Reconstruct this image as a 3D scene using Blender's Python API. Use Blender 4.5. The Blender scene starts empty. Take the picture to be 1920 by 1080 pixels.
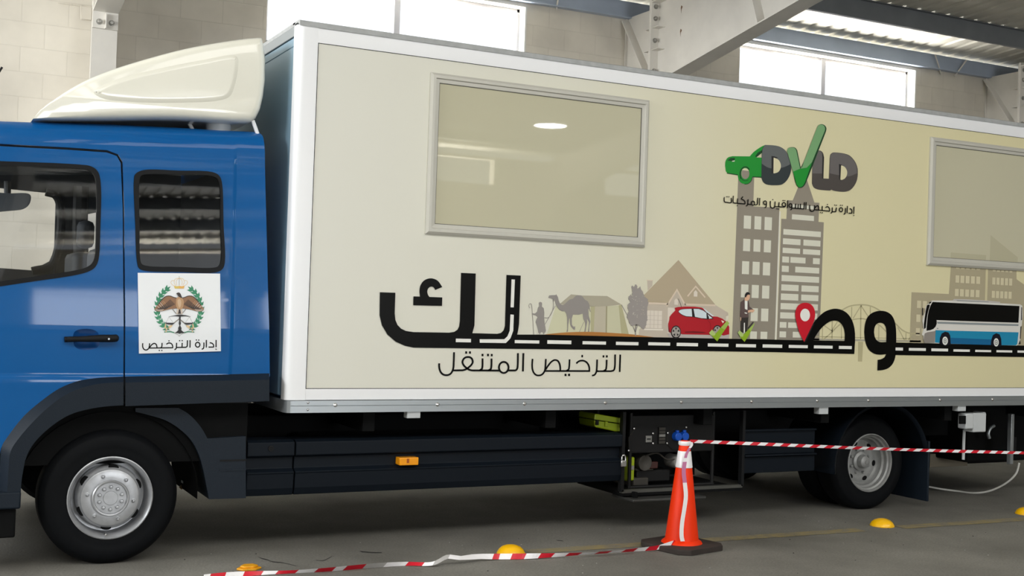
import bpy, bmesh, math, random
import numpy as np
from mathutils import Vector, Matrix
from mathutils.geometry import tessellate_polygon

random.seed(7)
scene = bpy.context.scene
COL = scene.collection

# ------------------------------------------------------------------ camera
CAM = np.array([0.0, -7.0, 1.53])
FPX = 2246.414                       # focal length in pixels of the 1920 px wide frame
YAW, PITCH, ROLL = 0.471810, 0.0155505, 0.0336272
def cam_axes():
    cy, sy, cp, sp = math.cos(YAW), math.sin(YAW), math.cos(PITCH), math.sin(PITCH)
    fwd = np.array([sy*cp, cy*cp, sp]); right = np.array([cy, -sy, 0.0]); up = np.cross(right, fwd)
    c, s = math.cos(ROLL), math.sin(ROLL)
    return c*right + s*up, -s*right + c*up, fwd
AX_R, AX_U, AX_F = cam_axes()
cam_data = bpy.data.cameras.new('camera'); cam = bpy.data.objects.new('camera', cam_data); COL.objects.link(cam)
cam_data.sensor_width = 36.0; cam_data.lens = FPX/1920*36.0; cam_data.clip_end = 300
cam.matrix_world = Matrix(((AX_R[0], AX_U[0], -AX_F[0], CAM[0]), (AX_R[1], AX_U[1], -AX_F[1], CAM[1]),
                           (AX_R[2], AX_U[2], -AX_F[2], CAM[2]), (0, 0, 0, 1)))
scene.camera = cam

# ------------------------------------------------------------------ world, daylight, exposure
world = bpy.data.worlds.new('overcast_sky'); scene.world = world; world.use_nodes = True
wn = world.node_tree.nodes; wl = world.node_tree.links
wn['Background'].inputs['Color'].default_value = (0.93, 0.97, 1.0, 1)
wn['Background'].inputs['Strength'].default_value = 1.3
vs = scene.view_settings
vs.view_transform = 'Standard'; vs.look = 'None'; vs.gamma = 1.0; vs.use_curve_mapping = False
vs.exposure = 0.12
def area(name, loc, direction, sx, sy, power, color=(1, 1, 1)):
    L = bpy.data.lights.new(name, 'AREA'); L.shape = 'RECTANGLE'; L.size = sx; L.size_y = sy
    L.energy = power; L.color = color
    o = bpy.data.objects.new(name, L); COL.objects.link(o); o.location = loc
    o.rotation_euler = Vector(direction).to_track_quat('-Z', 'Y').to_euler()
    return o
# daylight coming in at the open vehicle doors of the hall
area('daylight_entrance_door', (4.5, -18.7, 2.7), (0, 1, 0.04), 4.2, 2.8, 480, (0.97, 0.99, 1.0))
area('daylight_wicket_door', (7.7, -18.7, 2.7), (0, 1, 0.04), 1.0, 2.8, 110, (0.97, 0.99, 1.0))
area('daylight_side_window', (-7.6, 0.9, 3.75), (1, 0.05, -0.02), 8.2, 2.3, 1150, (0.97, 0.99, 1.0))
# added lamps under the closed roof sheet, lighting truck and floor from above
for _x, _p in ((-2.0, 300), (4.0, 270), (10.0, 175)):
    area('overhead_fill', (_x, -5.6, 6.0), (0, .12, -1), 5.4, 3.6, _p, (1.0, 0.985, 0.95))
# lamps standing in for sunlit ground outside, aimed up through the clerestory windows onto the roof sheets
for _x in (-1.3, 4.9, 11.1):
    area('sunlit_yard', (_x, 6.45, 3.35), (0, -.55, 1), 3.8, 1.1, 520, (1.0, 0.97, 0.9))
for _x in (4.9, 11.1):  # added unseen lamps, brightening the roof sheet that the cab window mirrors
    area('apron_fill', (_x, -19.85, 4.33), (0, .8, 1), 3.0, .3, 300, (1.0, 0.97, 0.9))

# ------------------------------------------------------------------ pixel of the photograph -> point of the place
def ray(px, py):
    return AX_R*((px-960)/FPX) - AX_U*((py-540)/FPX) + AX_F
def at(px, py, Y=0.0):               # on the plane Y = const (parallel to the truck's side)
    r = ray(px, py); return CAM + r*((Y-CAM[1])/r[1])
def atz(px, py, Z=0.0):              # on a level plane
    r = ray(px, py); return CAM + r*((Z-CAM[2])/r[2])
def zx(x0, y0, k):                   # turns positions read in an enlarged crop into photo pixels
    return lambda pts: [(x0+x/k, y0+y/k) for x, y in pts]
def cr(pts, n=5, closed=False):      # centripetal Catmull-Rom through the points
    P = [np.array(p, float) for p in pts]
    if len(P) < 3: return [tuple(p) for p in P]
    if closed: Q = [P[-1]]+P+[P[0], P[1]]
    else: Q = [2*P[0]-P[1]]+P+[2*P[-1]-P[-2]]
    out = []
    for i in range(1, len(Q)-2):
        p0, p1, p2, p3 = Q[i-1:i+3]
        t0 = 0.0; t1 = t0+max(1e-6, np.linalg.norm(p1-p0))**.5; t2 = t1+max(1e-6, np.linalg.norm(p2-p1))**.5
        t3 = t2+max(1e-6, np.linalg.norm(p3-p2))**.5
        for k in range(n):
            t = t1+(t2-t1)*k/n
            a1 = (t1-t)/(t1-t0)*p0+(t-t0)/(t1-t0)*p1; a2 = (t2-t)/(t2-t1)*p1+(t-t1)/(t2-t1)*p2
            a3 = (t3-t)/(t3-t2)*p2+(t-t2)/(t3-t2)*p3
            b1 = (t2-t)/(t2-t0)*a1+(t-t0)/(t2-t0)*a2; b2 = (t3-t)/(t3-t1)*a2+(t-t1)/(t3-t1)*a3
            out.append(tuple((t2-t)/(t2-t1)*b1+(t-t1)/(t2-t1)*b2))
    if not closed: out.append(tuple(P[-1]))
    return out
def ell(cx, cy, rx, ry, n=28):
    return [(cx+rx*math.cos(2*math.pi*i/n), cy+ry*math.sin(2*math.pi*i/n)) for i in range(n)]
def offset_ring(pts, d):             # moves a closed outline inwards (d > 0) by d
    P = [np.array(p, float) for p in pts]; n = len(P)
    ar = sum(P[i][0]*P[(i+1) % n][1]-P[(i+1) % n][0]*P[i][1] for i in range(n))
    s = 1 if ar > 0 else -1; out = []
    for i in range(n):
        a, b, c = P[i-1], P[i], P[(i+1) % n]
        u = (b-a)/max(1e-9, np.linalg.norm(b-a)); v = (c-b)/max(1e-9, np.linalg.norm(c-b))
        nu = np.array([-u[1], u[0]])*s; nv = np.array([-v[1], v[0]])*s
        m = nu+nv; m = m/max(1e-9, np.linalg.norm(m)); k = d/max(.4, float(m@nu))
        out.append(tuple(b+m*k))
    return out

# ------------------------------------------------------------------ materials (all procedural)
def lin(c):
    return tuple((v/255/12.92) if v/255 <= .04045 else ((v/255+.055)/1.055)**2.4 for v in c)
MATS = {}
def mat(name, rgb, rough=.5, metal=0.0, coat=0.0, spec=.5, noise=0.0, nscale=8.0, bump=0.0, bscale=60.0, gain=1.0, emit=0.0):
    if name in MATS: return MATS[name]
    m = bpy.data.materials.new(name); m.use_nodes = True; MATS[name] = m
    nt = m.node_tree; b = nt.nodes['Principled BSDF']
    c = tuple(min(.95, v*gain) for v in lin(rgb))
    b.inputs['Base Color'].default_value = (*c, 1); b.inputs['Roughness'].default_value = rough
    b.inputs['Metallic'].default_value = metal; b.inputs['Coat Weight'].default_value = coat
    b.inputs['Coat Roughness'].default_value = .04; b.inputs['Specular IOR Level'].default_value = spec
    if emit:
        b.inputs['Emission Color'].default_value = (*c, 1); b.inputs['Emission Strength'].default_value = emit
    if noise or bump:
        tc = nt.nodes.new('ShaderNodeTexCoord')
    if noise:
        n = nt.nodes.new('ShaderNodeTexNoise'); n.inputs['Scale'].default_value = nscale; n.inputs['Detail'].default_value = 6
        nt.links.new(tc.outputs['Object'], n.inputs['Vector'])
        mp = nt.nodes.new('ShaderNodeMapRange'); mp.inputs['From Min'].default_value = .3; mp.inputs['From Max'].default_value = .7
        mp.inputs['To Min'].default_value = 1-noise; mp.inputs['To Max'].default_value = 1+noise
        nt.links.new(n.outputs['Fac'], mp.inputs['Value'])
        mx = nt.nodes.new('ShaderNodeVectorMath'); mx.operation = 'SCALE'; mx.inputs[0].default_value = c
        nt.links.new(mp.outputs['Result'], mx.inputs['Scale']); nt.links.new(mx.outputs['Vector'], b.inputs['Base Color'])
    if bump:
        n2 = nt.nodes.new('ShaderNodeTexNoise'); n2.inputs['Scale'].default_value = bscale; n2.inputs['Detail'].default_value = 4
        nt.links.new(tc.outputs['Object'], n2.inputs['Vector'])
        bp = nt.nodes.new('ShaderNodeBump'); bp.inputs['Strength'].default_value = bump; bp.inputs['Distance'].default_value = .01
        nt.links.new(n2.outputs['Fac'], bp.inputs['Height']); nt.links.new(bp.outputs['Normal'], b.inputs['Normal'])
    return m
def glass(name, tint, clear, rough=.02, body=None):
    # pane: part of the light goes straight through, the rest is mirrored by the Fresnel law
    m = bpy.data.materials.new(name); m.use_nodes = True; MATS[name] = m
    nt = m.node_tree; nt.nodes.clear(); out = nt.nodes.new('ShaderNodeOutputMaterial')
    tr = nt.nodes.new('ShaderNodeBsdfTransparent'); tr.inputs['Color'].default_value = (*[clear*t for t in tint], 1)
    gl = nt.nodes.new('ShaderNodeBsdfGlossy'); gl.inputs['Roughness'].default_value = rough
    # Fresnel (Schlick), the same from either side of the thin pane
    geo = nt.nodes.new('ShaderNodeNewGeometry'); dt = nt.nodes.new('ShaderNodeVectorMath'); dt.operation = 'DOT_PRODUCT'
    nt.links.new(geo.outputs['Incoming'], dt.inputs[0]); nt.links.new(geo.outputs['Normal'], dt.inputs[1])
    def mth(op, a, b_=None):
        n = nt.nodes.new('ShaderNodeMath'); n.operation = op
        for i, v in enumerate((a, b_)):
            if v is None: continue
            if isinstance(v, (int, float)): n.inputs[i].default_value = v
            else: nt.links.new(v, n.inputs[i])
        return n.outputs[0]
    one = mth('SUBTRACT', 1.0, mth('ABSOLUTE', dt.outputs['Value']))
    fr = mth('MULTIPLY_ADD', mth('POWER', one, 5.0), .94); fr.node.inputs[2].default_value = .06
    mx = nt.nodes.new('ShaderNodeMixShader')
    nt.links.new(fr, mx.inputs[0]); nt.links.new(tr.outputs[0], mx.inputs[1]); nt.links.new(gl.outputs[0], mx.inputs[2])
    nt.links.new(mx.outputs[0], out.inputs['Surface'])
    return m

# ------------------------------------------------------------------ mesh builder
WL = {}
def put(o, base, parent=None):
    COL.objects.link(o)
    if parent is not None:
        o.parent = parent; o.location = Vector(base)-WL[parent]
    else:
        o.location = Vector(base)
    WL[o] = Vector(base)
    return o
def empty(name, loc):
    o = bpy.data.objects.new(name, None); o.empty_display_size = .2
    return put(o, loc)
def tag(o, label=None, cat=None, group=None, kind=None):
    if label: o['label'] = label
    if cat: o['category'] = cat
    if group: o['group'] = group
    if kind: o['kind'] = kind
    return o
class MB:
    def __init__(s): s.v, s.f, s.m, s.mats = [], [], [], []
    def mi(s, m):
        if m not in s.mats: s.mats.append(m)
        return s.mats.index(m)
    def add(s, V, F, m):
        k = len(s.v); s.v += [tuple(float(c) for c in p) for p in V]; i = s.mi(m)
        for f in F: s.f.append([k+a for a in f]); s.m.append(i)
    def box(s, x0, x1, y0, y1, z0, z1, m):
        V = [(x, y, z) for x in (x0, x1) for y in (y0, y1) for z in (z0, z1)]
        s.add(V, [(0, 1, 3, 2), (4, 6, 7, 5), (0, 4, 5, 1), (2, 3, 7, 6), (0, 2, 6, 4), (1, 5, 7, 3)], m)
    def prism(s, poly, a0, a1, m, axis='y', holes=(), mside=None):
        # poly in the two other axes (y: XZ, x: YZ, z: XY)
        def P(p, a):
            return {'y': (p[0], a, p[1]), 'x': (a, p[0], p[1]), 'z': (p[0], p[1], a)}[axis]
        rings = [list(poly)]+[list(h) for h in holes]
        flat = [p for r in rings for p in r]
        tris = tessellate_polygon([[Vector((p[0], p[1], 0)) for p in r] for r in rings])
        n = len(flat)
        s.add([P(p, a0) for p in flat]+[P(p, a1) for p in flat], [t for t in tris]+[tuple(n+i for i in reversed(t)) for t in tris], m)
        for r in rings:
            q = len(r)
            s.add([P(p, a0) for p in r]+[P(p, a1) for p in r], [(i, (i+1) % q, q+(i+1) % q, q+i) for i in range(q)], mside or m)
    def tube(s, pts, r, m, n=10, caps=True, flat=1.0):
        P = [np.array(p, float) for p in pts]; R = r if isinstance(r, (list, tuple)) else [r]*len(P)
        V = []; F = []; prev = None
        for i, p in enumerate(P):
            t = P[min(i+1, len(P)-1)]-P[max(i-1, 0)]; t = t/max(1e-9, np.linalg.norm(t))
            if prev is None:
                a = np.array([0, 0, 1.]) if abs(t[2]) < .9 else np.array([1., 0, 0]); u = np.cross(a, t)
            else: u = prev-t*(prev@t)
            u = u/max(1e-9, np.linalg.norm(u)); w = np.cross(t, u); prev = u
            for k in range(n):
                an = 2*math.pi*k/n; V.append(p+R[i]*(math.cos(an)*u+flat*math.sin(an)*w))
        for i in range(len(P)-1):
            for k in range(n): F.append((i*n+k, i*n+(k+1) % n, (i+1)*n+(k+1) % n, (i+1)*n+k))
        if caps: F += [tuple(reversed(range(n))), tuple((len(P)-1)*n+k for k in range(n))]
        s.add(V, F, m)
    def lathe(s, prof, c, m, n=48, axis='y', cap=True):
        # prof: (radius, distance along the axis); y axis counts towards the camera (-Y), z axis upwards
        V = []; F = []; q = len(prof)
        for k in range(n):
            an = 2*math.pi*k/n; ca, sa = math.cos(an), math.sin(an)
            for r, a in prof:
                V.append((c[0]+r*ca, c[1]-a, c[2]+r*sa) if axis == 'y' else ((c[0]+r*ca, c[1]+r*sa, c[2]+a) if axis == 'z' else (c[0]+a, c[1]+r*ca, c[2]+r*sa)))
        for k in range(n):
            for i in range(q-1):
                F.append((k*q+i, ((k+1) % n)*q+i, ((k+1) % n)*q+i+1, k*q+i+1))
        if cap:
            for i in (0, q-1):
                if prof[i][0] > 1e-5: F.append(tuple(k*q+i for k in range(n)))
        s.add(V, F, m)
    def build(s, name, parent=None, base=None, smooth=35, bevel=0.0, solid=0.0, recalc=True, merge=1e-5):
        me = bpy.data.meshes.new(name)
        A = np.array(s.v); lo, hi = A.min(0), A.max(0)
        if base is None: base = ((lo[0]+hi[0])/2, (lo[1]+hi[1])/2, lo[2])
        me.from_pydata([tuple(p-np.array(base)) for p in A], [], s.f)
        for m in s.mats: me.materials.append(m)
        me.polygons.foreach_set('material_index', s.m)
        bm = bmesh.new(); bm.from_mesh(me)
        if merge: bmesh.ops.remove_doubles(bm, verts=bm.verts, dist=merge)
        if recalc: bmesh.ops.recalc_face_normals(bm, faces=bm.faces)
        bm.to_mesh(me); bm.free()
        if smooth:
            me.shade_smooth(); me.set_sharp_from_angle(angle=math.radians(smooth))
        o = bpy.data.objects.new(name, me); put(o, base, parent)
        if solid:
            q = o.modifiers.new('Solidify', 'SOLIDIFY'); q.thickness = solid; q.offset = -1
        if bevel:
            q = o.modifiers.new('Bevel', 'BEVEL'); q.width = bevel; q.segments = 2; q.limit_method = 'ANGLE'; q.angle_limit = math.radians(40)
        return o
def boxpart(name, parent, b, m, bevel=.004):
    mb = MB(); mb.box(*b, m); return mb.build(name, parent, bevel=bevel)

# flat print on a plane Y = const, drawn in photo pixels, thin layers one over the other
class Print:
    def __init__(s, Y, step=.0007, proj=None): s.mb = MB(); s.Y = Y; s.step = step; s.proj = proj
    def y(s, layer): return s.Y-s.step*(layer+1)
    def pt(s, p, layer):
        if s.proj: return s.proj(p, s.step*(layer+1))
        q = at(p[0], p[1], s.y(layer)); return (q[0], q[1], q[2])
    def poly(s, pts, m, layer=0, holes=()):
        rings = [list(pts)]+[list(h) for h in holes]
        tris = tessellate_polygon([[Vector((p[0], p[1], 0)) for p in r] for r in rings])
        flat = [p for r in rings for p in r]
        V = [s.pt(p, layer) for p in flat]; F = []
        for t in tris:
            a, b, c = (flat[i] for i in t)
            k = (b[0]-a[0])*(c[1]-a[1])-(b[1]-a[1])*(c[0]-a[0])
            if abs(k) < 1e-9: continue
            F.append(tuple(t) if k < 0 else tuple(reversed(t)))
        s.mb.add(V, F, m)
    def rect(s, a, b, m, layer=0):   # upright rectangle on the panel, given by two opposite corners
        A, B = s.pt(a, layer), s.pt(b, layer); y = A[1]
        s.mb.add([(A[0], y, B[2]), (B[0], y, B[2]), (B[0], y, A[2]), (A[0], y, A[2])], [(0, 1, 2, 3)], m)
    def stroke(s, pts, w, m, layer=0, smooth=True, closed=False, n=5):
        P = cr(pts, n, closed) if smooth else list(pts)
        P = [np.array(p, float) for p in P]
        q = len(P); L = []; Rr = []
        for i in range(q):
            a = P[i-1] if (i > 0 or closed) else None; c = P[(i+1) % q] if (i < q-1 or closed) else None
            b = P[i]; ns = []
            for u in ((b-a) if a is not None else None, (c-b) if c is not None else None):
                if u is None: continue
                l = np.linalg.norm(u)
                if l > 1e-9: ns.append(np.array([-u[1], u[0]])/l)
            m_ = sum(ns); m_ = m_/max(1e-9, np.linalg.norm(m_)); k = min(1.6, 1/max(.3, float(m_@ns[0])))
            L.append(b+m_*w/2*k); Rr.append(b-m_*w/2*k)
        V = [s.pt(p, layer) for p in L]+[s.pt(p, layer) for p in Rr]
        F = [(i, (i+1) % q, q+(i+1) % q, q+i) for i in range(q if closed else q-1)]
        s.mb.add(V, F, m)
    def build(s, name, parent, **k):
        return s.mb.build(name, parent, smooth=0, recalc=False, merge=0, **k)
# ================================================================== MATERIALS OF THE HALL
def asphalt(name, paint=False):
    m = bpy.data.materials.new(name); m.use_nodes = True; nt = m.node_tree; b = nt.nodes['Principled BSDF']
    tc = nt.nodes.new('ShaderNodeTexCoord'); geo = nt.nodes.new('ShaderNodeNewGeometry')
    def noise(scale, detail=6, rough=.6):
        n = nt.nodes.new('ShaderNodeTexNoise'); n.inputs['Scale'].default_value = scale; n.inputs['Detail'].default_value = detail
        n.inputs['Roughness'].default_value = rough; nt.links.new(geo.outputs['Position'], n.inputs['Vector']); return n
    big, fine = noise(.9, 5), noise(70, 3)
    r1 = nt.nodes.new('ShaderNodeValToRGB'); r1.color_ramp.elements[0].position = .32; r1.color_ramp.elements[1].position = .72
    r1.color_ramp.elements[0].color = (*lin((96, 94, 88)), 1); r1.color_ramp.elements[1].color = (*lin((127, 125, 118)), 1)
    nt.links.new(big.outputs['Fac'], r1.inputs['Fac'])
    r2 = nt.nodes.new('ShaderNodeMapRange'); r2.inputs['From Min'].default_value = .3; r2.inputs['From Max'].default_value = .7
    r2.inputs['To Min'].default_value = .8; r2.inputs['To Max'].default_value = 1.18; nt.links.new(fine.outputs['Fac'], r2.inputs['Value'])
    sc = nt.nodes.new('ShaderNodeVectorMath'); sc.operation = 'SCALE'
    nt.links.new(r1.outputs['Color'], sc.inputs[0]); nt.links.new(r2.outputs['Result'], sc.inputs['Scale'])
    # dark oily spots with a shape of their own
    sp = noise(2.3, 8, .7); r3 = nt.nodes.new('ShaderNodeValToRGB')
    r3.color_ramp.elements[0].position = .66; r3.color_ramp.elements[1].position = .74
    r3.color_ramp.elements[0].color = (1, 1, 1, 1); r3.color_ramp.elements[1].color = (.55, .54, .52, 1)
    nt.links.new(sp.outputs['Fac'], r3.inputs['Fac'])
    mul = nt.nodes.new('ShaderNodeVectorMath'); mul.operation = 'MULTIPLY'
    nt.links.new(sc.outputs['Vector'], mul.inputs[0]); nt.links.new(r3.outputs['Color'], mul.inputs[1])
    last = mul.outputs['Vector']
    if paint:   # worn yellow paint over the asphalt
        wear = noise(9, 8, .75); r4 = nt.nodes.new('ShaderNodeValToRGB')
        r4.color_ramp.elements[0].position = .40; r4.color_ramp.elements[1].position = .62
        r4.color_ramp.elements[0].color = (.16, .16, .16, 1); r4.color_ramp.elements[1].color = (.75, .75, .75, 1)
        nt.links.new(wear.outputs['Fac'], r4.inputs['Fac'])
        mx = nt.nodes.new('ShaderNodeMix'); mx.data_type = 'RGBA'
        nt.links.new(r4.outputs['Color'], mx.inputs['Factor']); nt.links.new(last, mx.inputs['A'])
        mx.inputs['B'].default_value = (*lin((152, 134, 78)), 1); last = mx.outputs['Result']
    nt.links.new(last, b.inputs['Base Color']); b.inputs['Roughness'].default_value = .82
    bp = nt.nodes.new('ShaderNodeBump'); bp.inputs['Strength'].default_value = .35; bp.inputs['Distance'].default_value = .006
    nt.links.new(fine.outputs['Fac'], bp.inputs['Height']); nt.links.new(bp.outputs['Normal'], b.inputs['Normal'])
    return m
def blocks(name, c1, c2, mortar, w=.43, h=.243):
    m = bpy.data.materials.new(name); m.use_nodes = True; nt = m.node_tree; b = nt.nodes['Principled BSDF']
    geo = nt.nodes.new('ShaderNodeNewGeometry'); sx = nt.nodes.new('ShaderNodeSeparateXYZ'); cx = nt.nodes.new('ShaderNodeCombineXYZ')
    ad = nt.nodes.new('ShaderNodeMath'); ad.operation = 'ADD'
    nt.links.new(geo.outputs['Position'], sx.inputs[0]); nt.links.new(sx.outputs['X'], ad.inputs[0]); nt.links.new(sx.outputs['Y'], ad.inputs[1])
    nt.links.new(ad.outputs[0], cx.inputs['X']); nt.links.new(sx.outputs['Z'], cx.inputs['Y'])
    br = nt.nodes.new('ShaderNodeTexBrick'); br.inputs['Scale'].default_value = 1; br.inputs['Brick Width'].default_value = w; br.inputs['Row Height'].default_value = h
    br.inputs['Mortar Size'].default_value = .006; br.inputs['Color1'].default_value = (*lin(c1), 1); br.inputs['Color2'].default_value = (*lin(c2), 1)
    br.inputs['Mortar'].default_value = (*lin(mortar), 1); br.inputs['Bias'].default_value = 0; br.inputs['Mortar Smooth'].default_value = .6
    nt.links.new(cx.outputs[0], br.inputs['Vector'])
    n = nt.nodes.new('ShaderNodeTexNoise'); n.inputs['Scale'].default_value = 2.2; n.inputs['Detail'].default_value = 8
    nt.links.new(geo.outputs['Position'], n.inputs['Vector'])
    mp = nt.nodes.new('ShaderNodeMapRange'); mp.inputs['From Min'].default_value = .3; mp.inputs['From Max'].default_value = .7
    mp.inputs['To Min'].default_value = .9; mp.inputs['To Max'].default_value = 1.08; nt.links.new(n.outputs['Fac'], mp.inputs['Value'])
    sc = nt.nodes.new('ShaderNodeVectorMath'); sc.operation = 'SCALE'
    nt.links.new(br.outputs['Color'], sc.inputs[0]); nt.links.new(mp.outputs['Result'], sc.inputs['Scale'])
    nt.links.new(sc.outputs['Vector'], b.inputs['Base Color']); b.inputs['Roughness'].default_value = .85
    bp = nt.nodes.new('ShaderNodeBump'); bp.inputs['Strength'].default_value = .25; bp.inputs['Distance'].default_value = .004
    nt.links.new(br.outputs['Fac'], bp.inputs['Height']); bp.invert = True; nt.links.new(bp.outputs['Normal'], b.inputs['Normal'])
    return m
M_ASPH = asphalt('worn_asphalt'); M_LINE = asphalt('worn_yellow_paint', True)
M_BLOCK = blocks('painted_blockwork', (218, 212, 200), (213, 207, 195), (207, 201, 189))
M_STEEL = mat('grey_painted_steel', (224, 220, 212), rough=.5, noise=.06, nscale=3)
M_STEELD = mat('dark_galvanised_steel', (128, 132, 136), rough=.5, noise=.08, nscale=4)
M_SHEET = mat('pale_roof_sheet', (222, 219, 208), rough=.5, metal=.0, noise=.08, nscale=1.5)
M_EAVE = mat('blue_grey_eave_steel', (172, 184, 202), rough=.5, noise=.06, nscale=3)
M_ALU = mat('white_aluminium_frame', (214, 215, 222), rough=.35)
M_BOLT = mat('bolt_steel', (160, 158, 152), rough=.4, metal=.6)
M_RUST = mat('rusty_mark', (120, 92, 70), rough=.9)
M_WHITE = mat('white_jamb_paint', (228, 228, 224), rough=.7)
G_WIN = glass('clear_window_glass', (1, 1, 1), .96)

# ================================================================== THE HALL
YW = 5.5; YF = -19.0; XL, XR = -7.8, 21.0; ZW = 5.12
FRAMES = (-4.6, 1.63, 7.86, 14.09, 20.32)
def zroof(y):                                   # underside of the roof sheet
    return 5.36+.075*(YW-y) if y > -6.75 else 5.36+.075*(y-YF)
f = MB(); f.box(XL-3, XR+3, YF-3, YW+.3, -.12, 0, M_ASPH); fo = f.build('floor', smooth=0); tag(fo, kind='structure')
# yellow lane line, two worn lengths
ln = MB()
for xa, xb in ((3.55, 6.25), (6.62, 13.5)):
    ya = -.405+(xa-5.0)*-.02; yb = -.405+(xb-5.0)*-.02
    ln.add([(xa, ya-.06, .002), (xb, yb-.06, .002), (xb, yb+.06, .002), (xa, ya+.06, .002)], [(0, 1, 2, 3)], M_LINE)
tag(ln.build('trim_1', smooth=0), kind='structure')
# back wall with clerestory openings
SILL, HEAD = 4.25, 5.06
WINX = [(x+1.72, x+4.82) for x in FRAMES[:4]]
w = MB(); w.prism([(XL, 0), (XR, 0), (XR, ZW), (XL, ZW)], YW, YW+.26, M_BLOCK, holes=[[(a, SILL), (b, SILL), (b, HEAD), (a, HEAD)] for a, b in WINX])
tag(w.build('wall_back', smooth=0), kind='structure')
for i, (a, b) in enumerate(WINX):
    fr = MB(); y0, y1 = YW+.15, YW+.21; t = .05
    fr.box(a, b, y0, y1, SILL, SILL+t, M_ALU); fr.box(a, b, y0, y1, HEAD-t*.7, HEAD, M_ALU)
    fr.box(a, a+t, y0, y1, SILL, HEAD, M_ALU); fr.box(b-t, b, y0, y1, SILL, HEAD, M_ALU)
    mx = (a+b)/2-.02; fr.box(mx-.035, mx+.035, y0-.01, y1, SILL, HEAD, M_ALU)
    fr.box(b-.02, b+.0, YW-.004, y0, SILL, HEAD, M_WHITE)
    o = fr.build('window_%d' % (i+1), smooth=0); tag(o, kind='structure')
    for k, (c, d) in enumerate(((a+t, mx-.035), (mx+.035, b-t))):
        g = MB(); g.add([(c, y0+.03, SILL+t), (d, y0+.03, SILL+t), (d, y0+.03, HEAD-t*.7), (c, y0+.03, HEAD-t*.7)], [(0, 1, 2, 3)], G_WIN); g.build('window_pane', o, smooth=0)
# camera-side wall (behind the photographer): a wide vehicle entrance and clerestory windows
hf = [[(2.35, .0005), (7.6, .0005), (7.6, 4.1), (2.35, 4.1)]]
wf = MB()
wf.prism([(XL, 0), (2.35, 0), (2.35, 4.1), (6.65, 4.1), (6.65, 0), (7.15, 0), (7.15, 4.1), (8.25, 4.1), (8.25, 0), (XR, 0), (XR, ZW), (XL, ZW)], YF-.26, YF, M_BLOCK,
         holes=[[(a, 4.45), (b, 4.45), (b, HEAD), (a, HEAD)] for a, b in WINX])
tag(wf.build('wall_front', smooth=0), kind='structure')
wr = MB(); wr.prism([(YF-.26, 0), (YW+.26, 0), (YW+.26, ZW+.2), (-6.75, zroof(-6.75)), (YF-.26, ZW+.2)], XR, XR+.26, M_BLOCK, axis='x')
tag(wr.build('wall_right', smooth=0), kind='structure')
wlft = MB(); wlft.prism([(YF-.26, 0), (YW+.26, 0), (YW+.26, ZW+.2), (-6.75, zroof(-6.75)), (YF-.26, ZW+.2)], XL-.26, XL, M_BLOCK, axis='x', holes=[[(-3.3, 2.55), (5.1, 2.55), (5.1, 4.95), (-3.3, 4.95)]])
tag(wlft.build('wall_left', smooth=0), kind='structure')
# corrugated roof, ribs running down the slope
def sheet(name, ya, yb):
    V = []; F = []; x = XL-.3; pitch = .25; prof = []
    while x < XR+.3:
        prof += [(x, 0), (x+.15, 0), (x+.172, .022), (x+.228, .022)]; x += pitch
    for px, dz in prof:
        for y in (ya, yb): V.append((px, y, zroof(y)+dz))
    for i in range(len(prof)-1): F.append((2*i, 2*i+2, 2*i+3, 2*i+1))
    m = MB(); m.add(V, F, M_SHEET); o = m.build(name, smooth=0, recalc=False); return tag(o, kind='structure')
sheet('ceiling', YW+.5, -6.75); sheet('ceiling', -6.75, YF-.5)
# purlins: a channel section under the sheet, each its own length of steel
def purlin(y):
    z1 = zroof(y)-.004; z0 = z1-.23; m = MB(); d = -.055 if y > -6.75 else .055
    m.box(XL, XR, y-.004, y+.004, z0, z1, M_STEELD); m.box(XL, XR, min(y, y-d), max(y, y-d), z0, z0+.008, M_STEELD)
    m.box(XL, XR, min(y, y+d), max(y, y+d), z1-.008, z1, M_STEELD)
    return tag(m.build('roof_purlin', smooth=0), kind='structure')
eb = MB(); eb.box(XL, XR, YW-.012, YW, ZW, zroof(YW)-.03, M_EAVE); eb.box(XL, XR, YW-.09, YW, ZW-.012, ZW, M_EAVE); tag(eb.build('eave_beam', smooth=0), kind='structure')
yy = 4.2
while yy > YF+.8:
    purlin(yy); yy -= 1.55
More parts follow.
